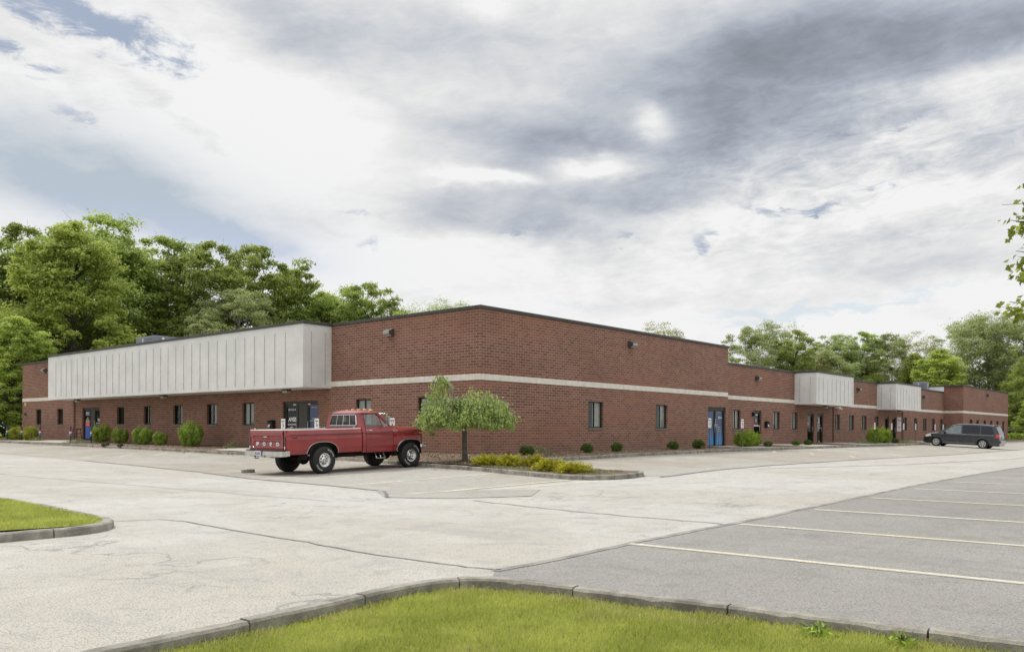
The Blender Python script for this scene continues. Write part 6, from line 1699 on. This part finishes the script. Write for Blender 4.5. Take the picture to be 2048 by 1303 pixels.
# azimuth deg, elevation deg, half widths, tilt, strength
GREY = [(26.5, 22.6, 10, 3.6, -8, .46), (13, 23.0, 11, 2.6, -6, .44), (38.5, 17.6, 12, 2.9, -3, .27), (33, 15.0, 8.5, 1.3, -6, .28), (26, 18.4, 7, 1.6, -16, .20), (42, 19.3, 9.0, 1.1, 3, .20), (55, 24.6, 6, 1.7, 20, .26), (46, 25.0, 9, 2.6, 4, .20), (38.5, 12.9, 5.5, 1.0, 4, .26), (19.5, 18.2, 6, 1.2, -14, .20), (20, 12.0, 8, 1.0, -4, .14), (62, 18.6, 4.6, .7, 24, .24), (46, 14.6, 5, 1.3, 4, .18), (30, 8.5, 9, .8, 0, .12), (15, 10, 8, 1.0, 0, .14), (12, 16.0, 6, 1.6, -6, .18)]
WHITE = [(43.3, 16.4, 3.0, .55, 0, .55), (35.4, 17.5, 3.2, .70, -3, .60), (31.3, 19.9, 1.9, .9, 10, .45), (57, 18.8, 9, 3.6, 6, .34), (47, 11.4, 8, 1.8, 0, .14), (27, 12.6, 6, 1.2, 0, .12), (12.5, 20.3, 4.5, .9, -6, .20), (15, 14.0, 3.5, .9, 0, .22), (43.5, 26.4, 2.0, .8, 0, .25), (63, 11.2, 6, .8, 4, .1), (28, 7, 30, 4, 0, .12)]
BLUE = [(68.0, 23.3, 5.8, 1.25, 9, 1.5), (72.2, 20.7, 2.2, .6, 8, 1.2), (28.0, 12.1, 1.1, .8, 40, .95), (33.4, 12.8, 1.2, .4, -10, .9), (18.6, 14.6, 3.0, .36, -14, .85), (21.8, 13.7, 1.4, .4, 0, .8), (68, 17.9, 2.4, .5, 10, .85), (12, 16.8, 4, .35, -12, .5), (25, 14.1, 1.6, .5, 20, .8), (15.5, 18.8, 4, .35, -10, .6), (52, 14.2, 1.6, .5, 0, .7), (50.5, 12.6, 1.2, .4, 0, .6), (40.5, 13.2, 2, .4, 0, .6)]
HAZE = [(68, 14.6, 10, 2.6, 9, 1.05), (62, 12.6, 7, 1.3, 10, .75), (57.5, 12.0, 3, .6, 10, .3)]
CYAN = [(25, 7.6, 5.5, .55, -4, .6), (37, 8.6, 4, .45, 4, .5), (15, 8.4, 8, .45, -4, .5), (40, 11.0, 4, .4, 0, .3), (11, 5.8, 4, .5, 0, .5), (47, 8.4, 3, .5, 0, .45), (20, 10.2, 5, .4, 0, .4), (31, 10.3, 3, .4, 0, .35)]
grey = total([blob(*g_) for g_ in GREY]); white = total([blob(*g_) for g_ in WHITE])
blue = total([blob(*g_, fine=True) for g_ in BLUE]); haze = total([blob(*g_) for g_ in HAZE]); cyan = total([blob(*g_, fine=True) for g_ in CYAN])
big = cen(fb(av, 1.6, 6, .55, .5)); mid = cen(fb(rotv(av, 14), 3.4, 9, .62, .7)); sml = cen(fb(t.scale(rotv(av, 18), (1, 2.2, 1)), 6.5, 9, .66, .5))
# billows: where the fine deck breaks up (right-hand side and above the horizon)
broke = t.math('ADD', .26, total([blob(18, 16, 11, 4.0, -5, .85), blob(28, 11, 16, 2.0, 0, .2), blob(62, 18, 8, 2.5, 10, .35)]))
calm = t.math('SUBTRACT', 1.0, blob(55, 18.5, 7, 2.6, 10, .7))
tex = t.math('ADD', t.math('MULTIPLY', big, .34), t.math('MULTIPLY', t.math('ADD', t.math('MULTIPLY', mid, .70), t.math('MULTIPLY', sml, .40)), broke))
Lv = t.math('ADD', .82, t.math('MULTIPLY', tex, calm))
Lv = t.math('ADD', t.math('SUBTRACT', Lv, t.math('MULTIPLY', grey, .87)), t.math('MULTIPLY', white, .9))
# soft shoulder and soft floor
fl = t.math('ADD', t.math('SUBTRACT', Lv, .36), 0.0)
lo = t.math('MULTIPLY', t.math('EXPONENT', t.math('MULTIPLY', t.math('MINIMUM', fl, 0.0), 2.2)), .36)
Lv = t.math('ADD', lo, t.math('MAXIMUM', fl, 0.0))
Lv = t.math('MINIMUM', Lv, .90)
tint = t.mix(t.step(Lv, .36, .84), (.88, .97, 1.13), (1.0, 1.0, 1.0))
sc = t.node("ShaderNodeVectorMath", operation='SCALE'); t.put(sc.inputs[0], tint); t.put(sc.inputs["Scale"], Lv); cloud = sc.outputs[0]
skyc = t.node("ShaderNodeVectorMath", operation='SCALE'); t.put(skyc.inputs[0], sky.outputs[0]); skyc.inputs["Scale"].default_value = .11
hz = t.math('MULTIPLY', haze, t.math('ADD', 1.0, t.math('MULTIPLY', mid, 1.2)), clamp=True)
cloud = t.mix(t.math('MULTIPLY', hz, .9), cloud, t.mix(t.step(el, 10, 15), (.50, .58, .76), (.44, .52, .60)))
cm = t.step(t.math('ADD', cyan, t.math('MULTIPLY', f1, 1.4)), .25, .8)
cloud = t.mix(t.math('MULTIPLY', t.math('MULTIPLY', cm, t.step(cyan, .05, .3)), .6), cloud, (.62, .74, .82))
bm = t.step(t.math('ADD', blue, t.math('MULTIPLY', t.math('ADD', f1, f2), 1.9)), .30, 1.25)
bm = t.math('MULTIPLY', bm, t.step(blue, .06, .35))
deep = t.mix(.72, skyc.outputs[0], (.32, .38, .48))
colr = t.mix(t.math('MULTIPLY', bm, .92), cloud, deep)
# cloud deck above the view is brightened to add ambient light
boost = t.math('ADD', 1.0, t.math('MULTIPLY', t.step(el, 34, 62), 1.05))
sc2 = t.node("ShaderNodeVectorMath", operation='SCALE'); t.put(sc2.inputs[0], colr); t.put(sc2.inputs["Scale"], boost)
bg = t.node("ShaderNodeBackground"); t.put(bg.inputs[0], sc2.outputs[0]); bg.inputs[1].default_value = 1.0
nt.links.new(bg.outputs[0], out.inputs[0])
w.cycles.sampling_method = 'MANUAL'; w.cycles.sample_map_resolution = 512

scene.view_settings.view_transform = 'Standard'; scene.view_settings.look = 'None'; scene.view_settings.exposure = 0; scene.view_settings.gamma = 1
scene.cycles.max_bounces = 6; scene.cycles.transparent_max_bounces = 12; scene.cycles.diffuse_bounces = 3; scene.cycles.glossy_bounces = 3
scene.cycles.use_denoising = True
# unplaced prototypes would be stray: remove them
for kd, p in list(protos.items()):
    if kd not in used:
        for c in list(p.children): bpy.data.objects.remove(c)
        bpy.data.objects.remove(p)
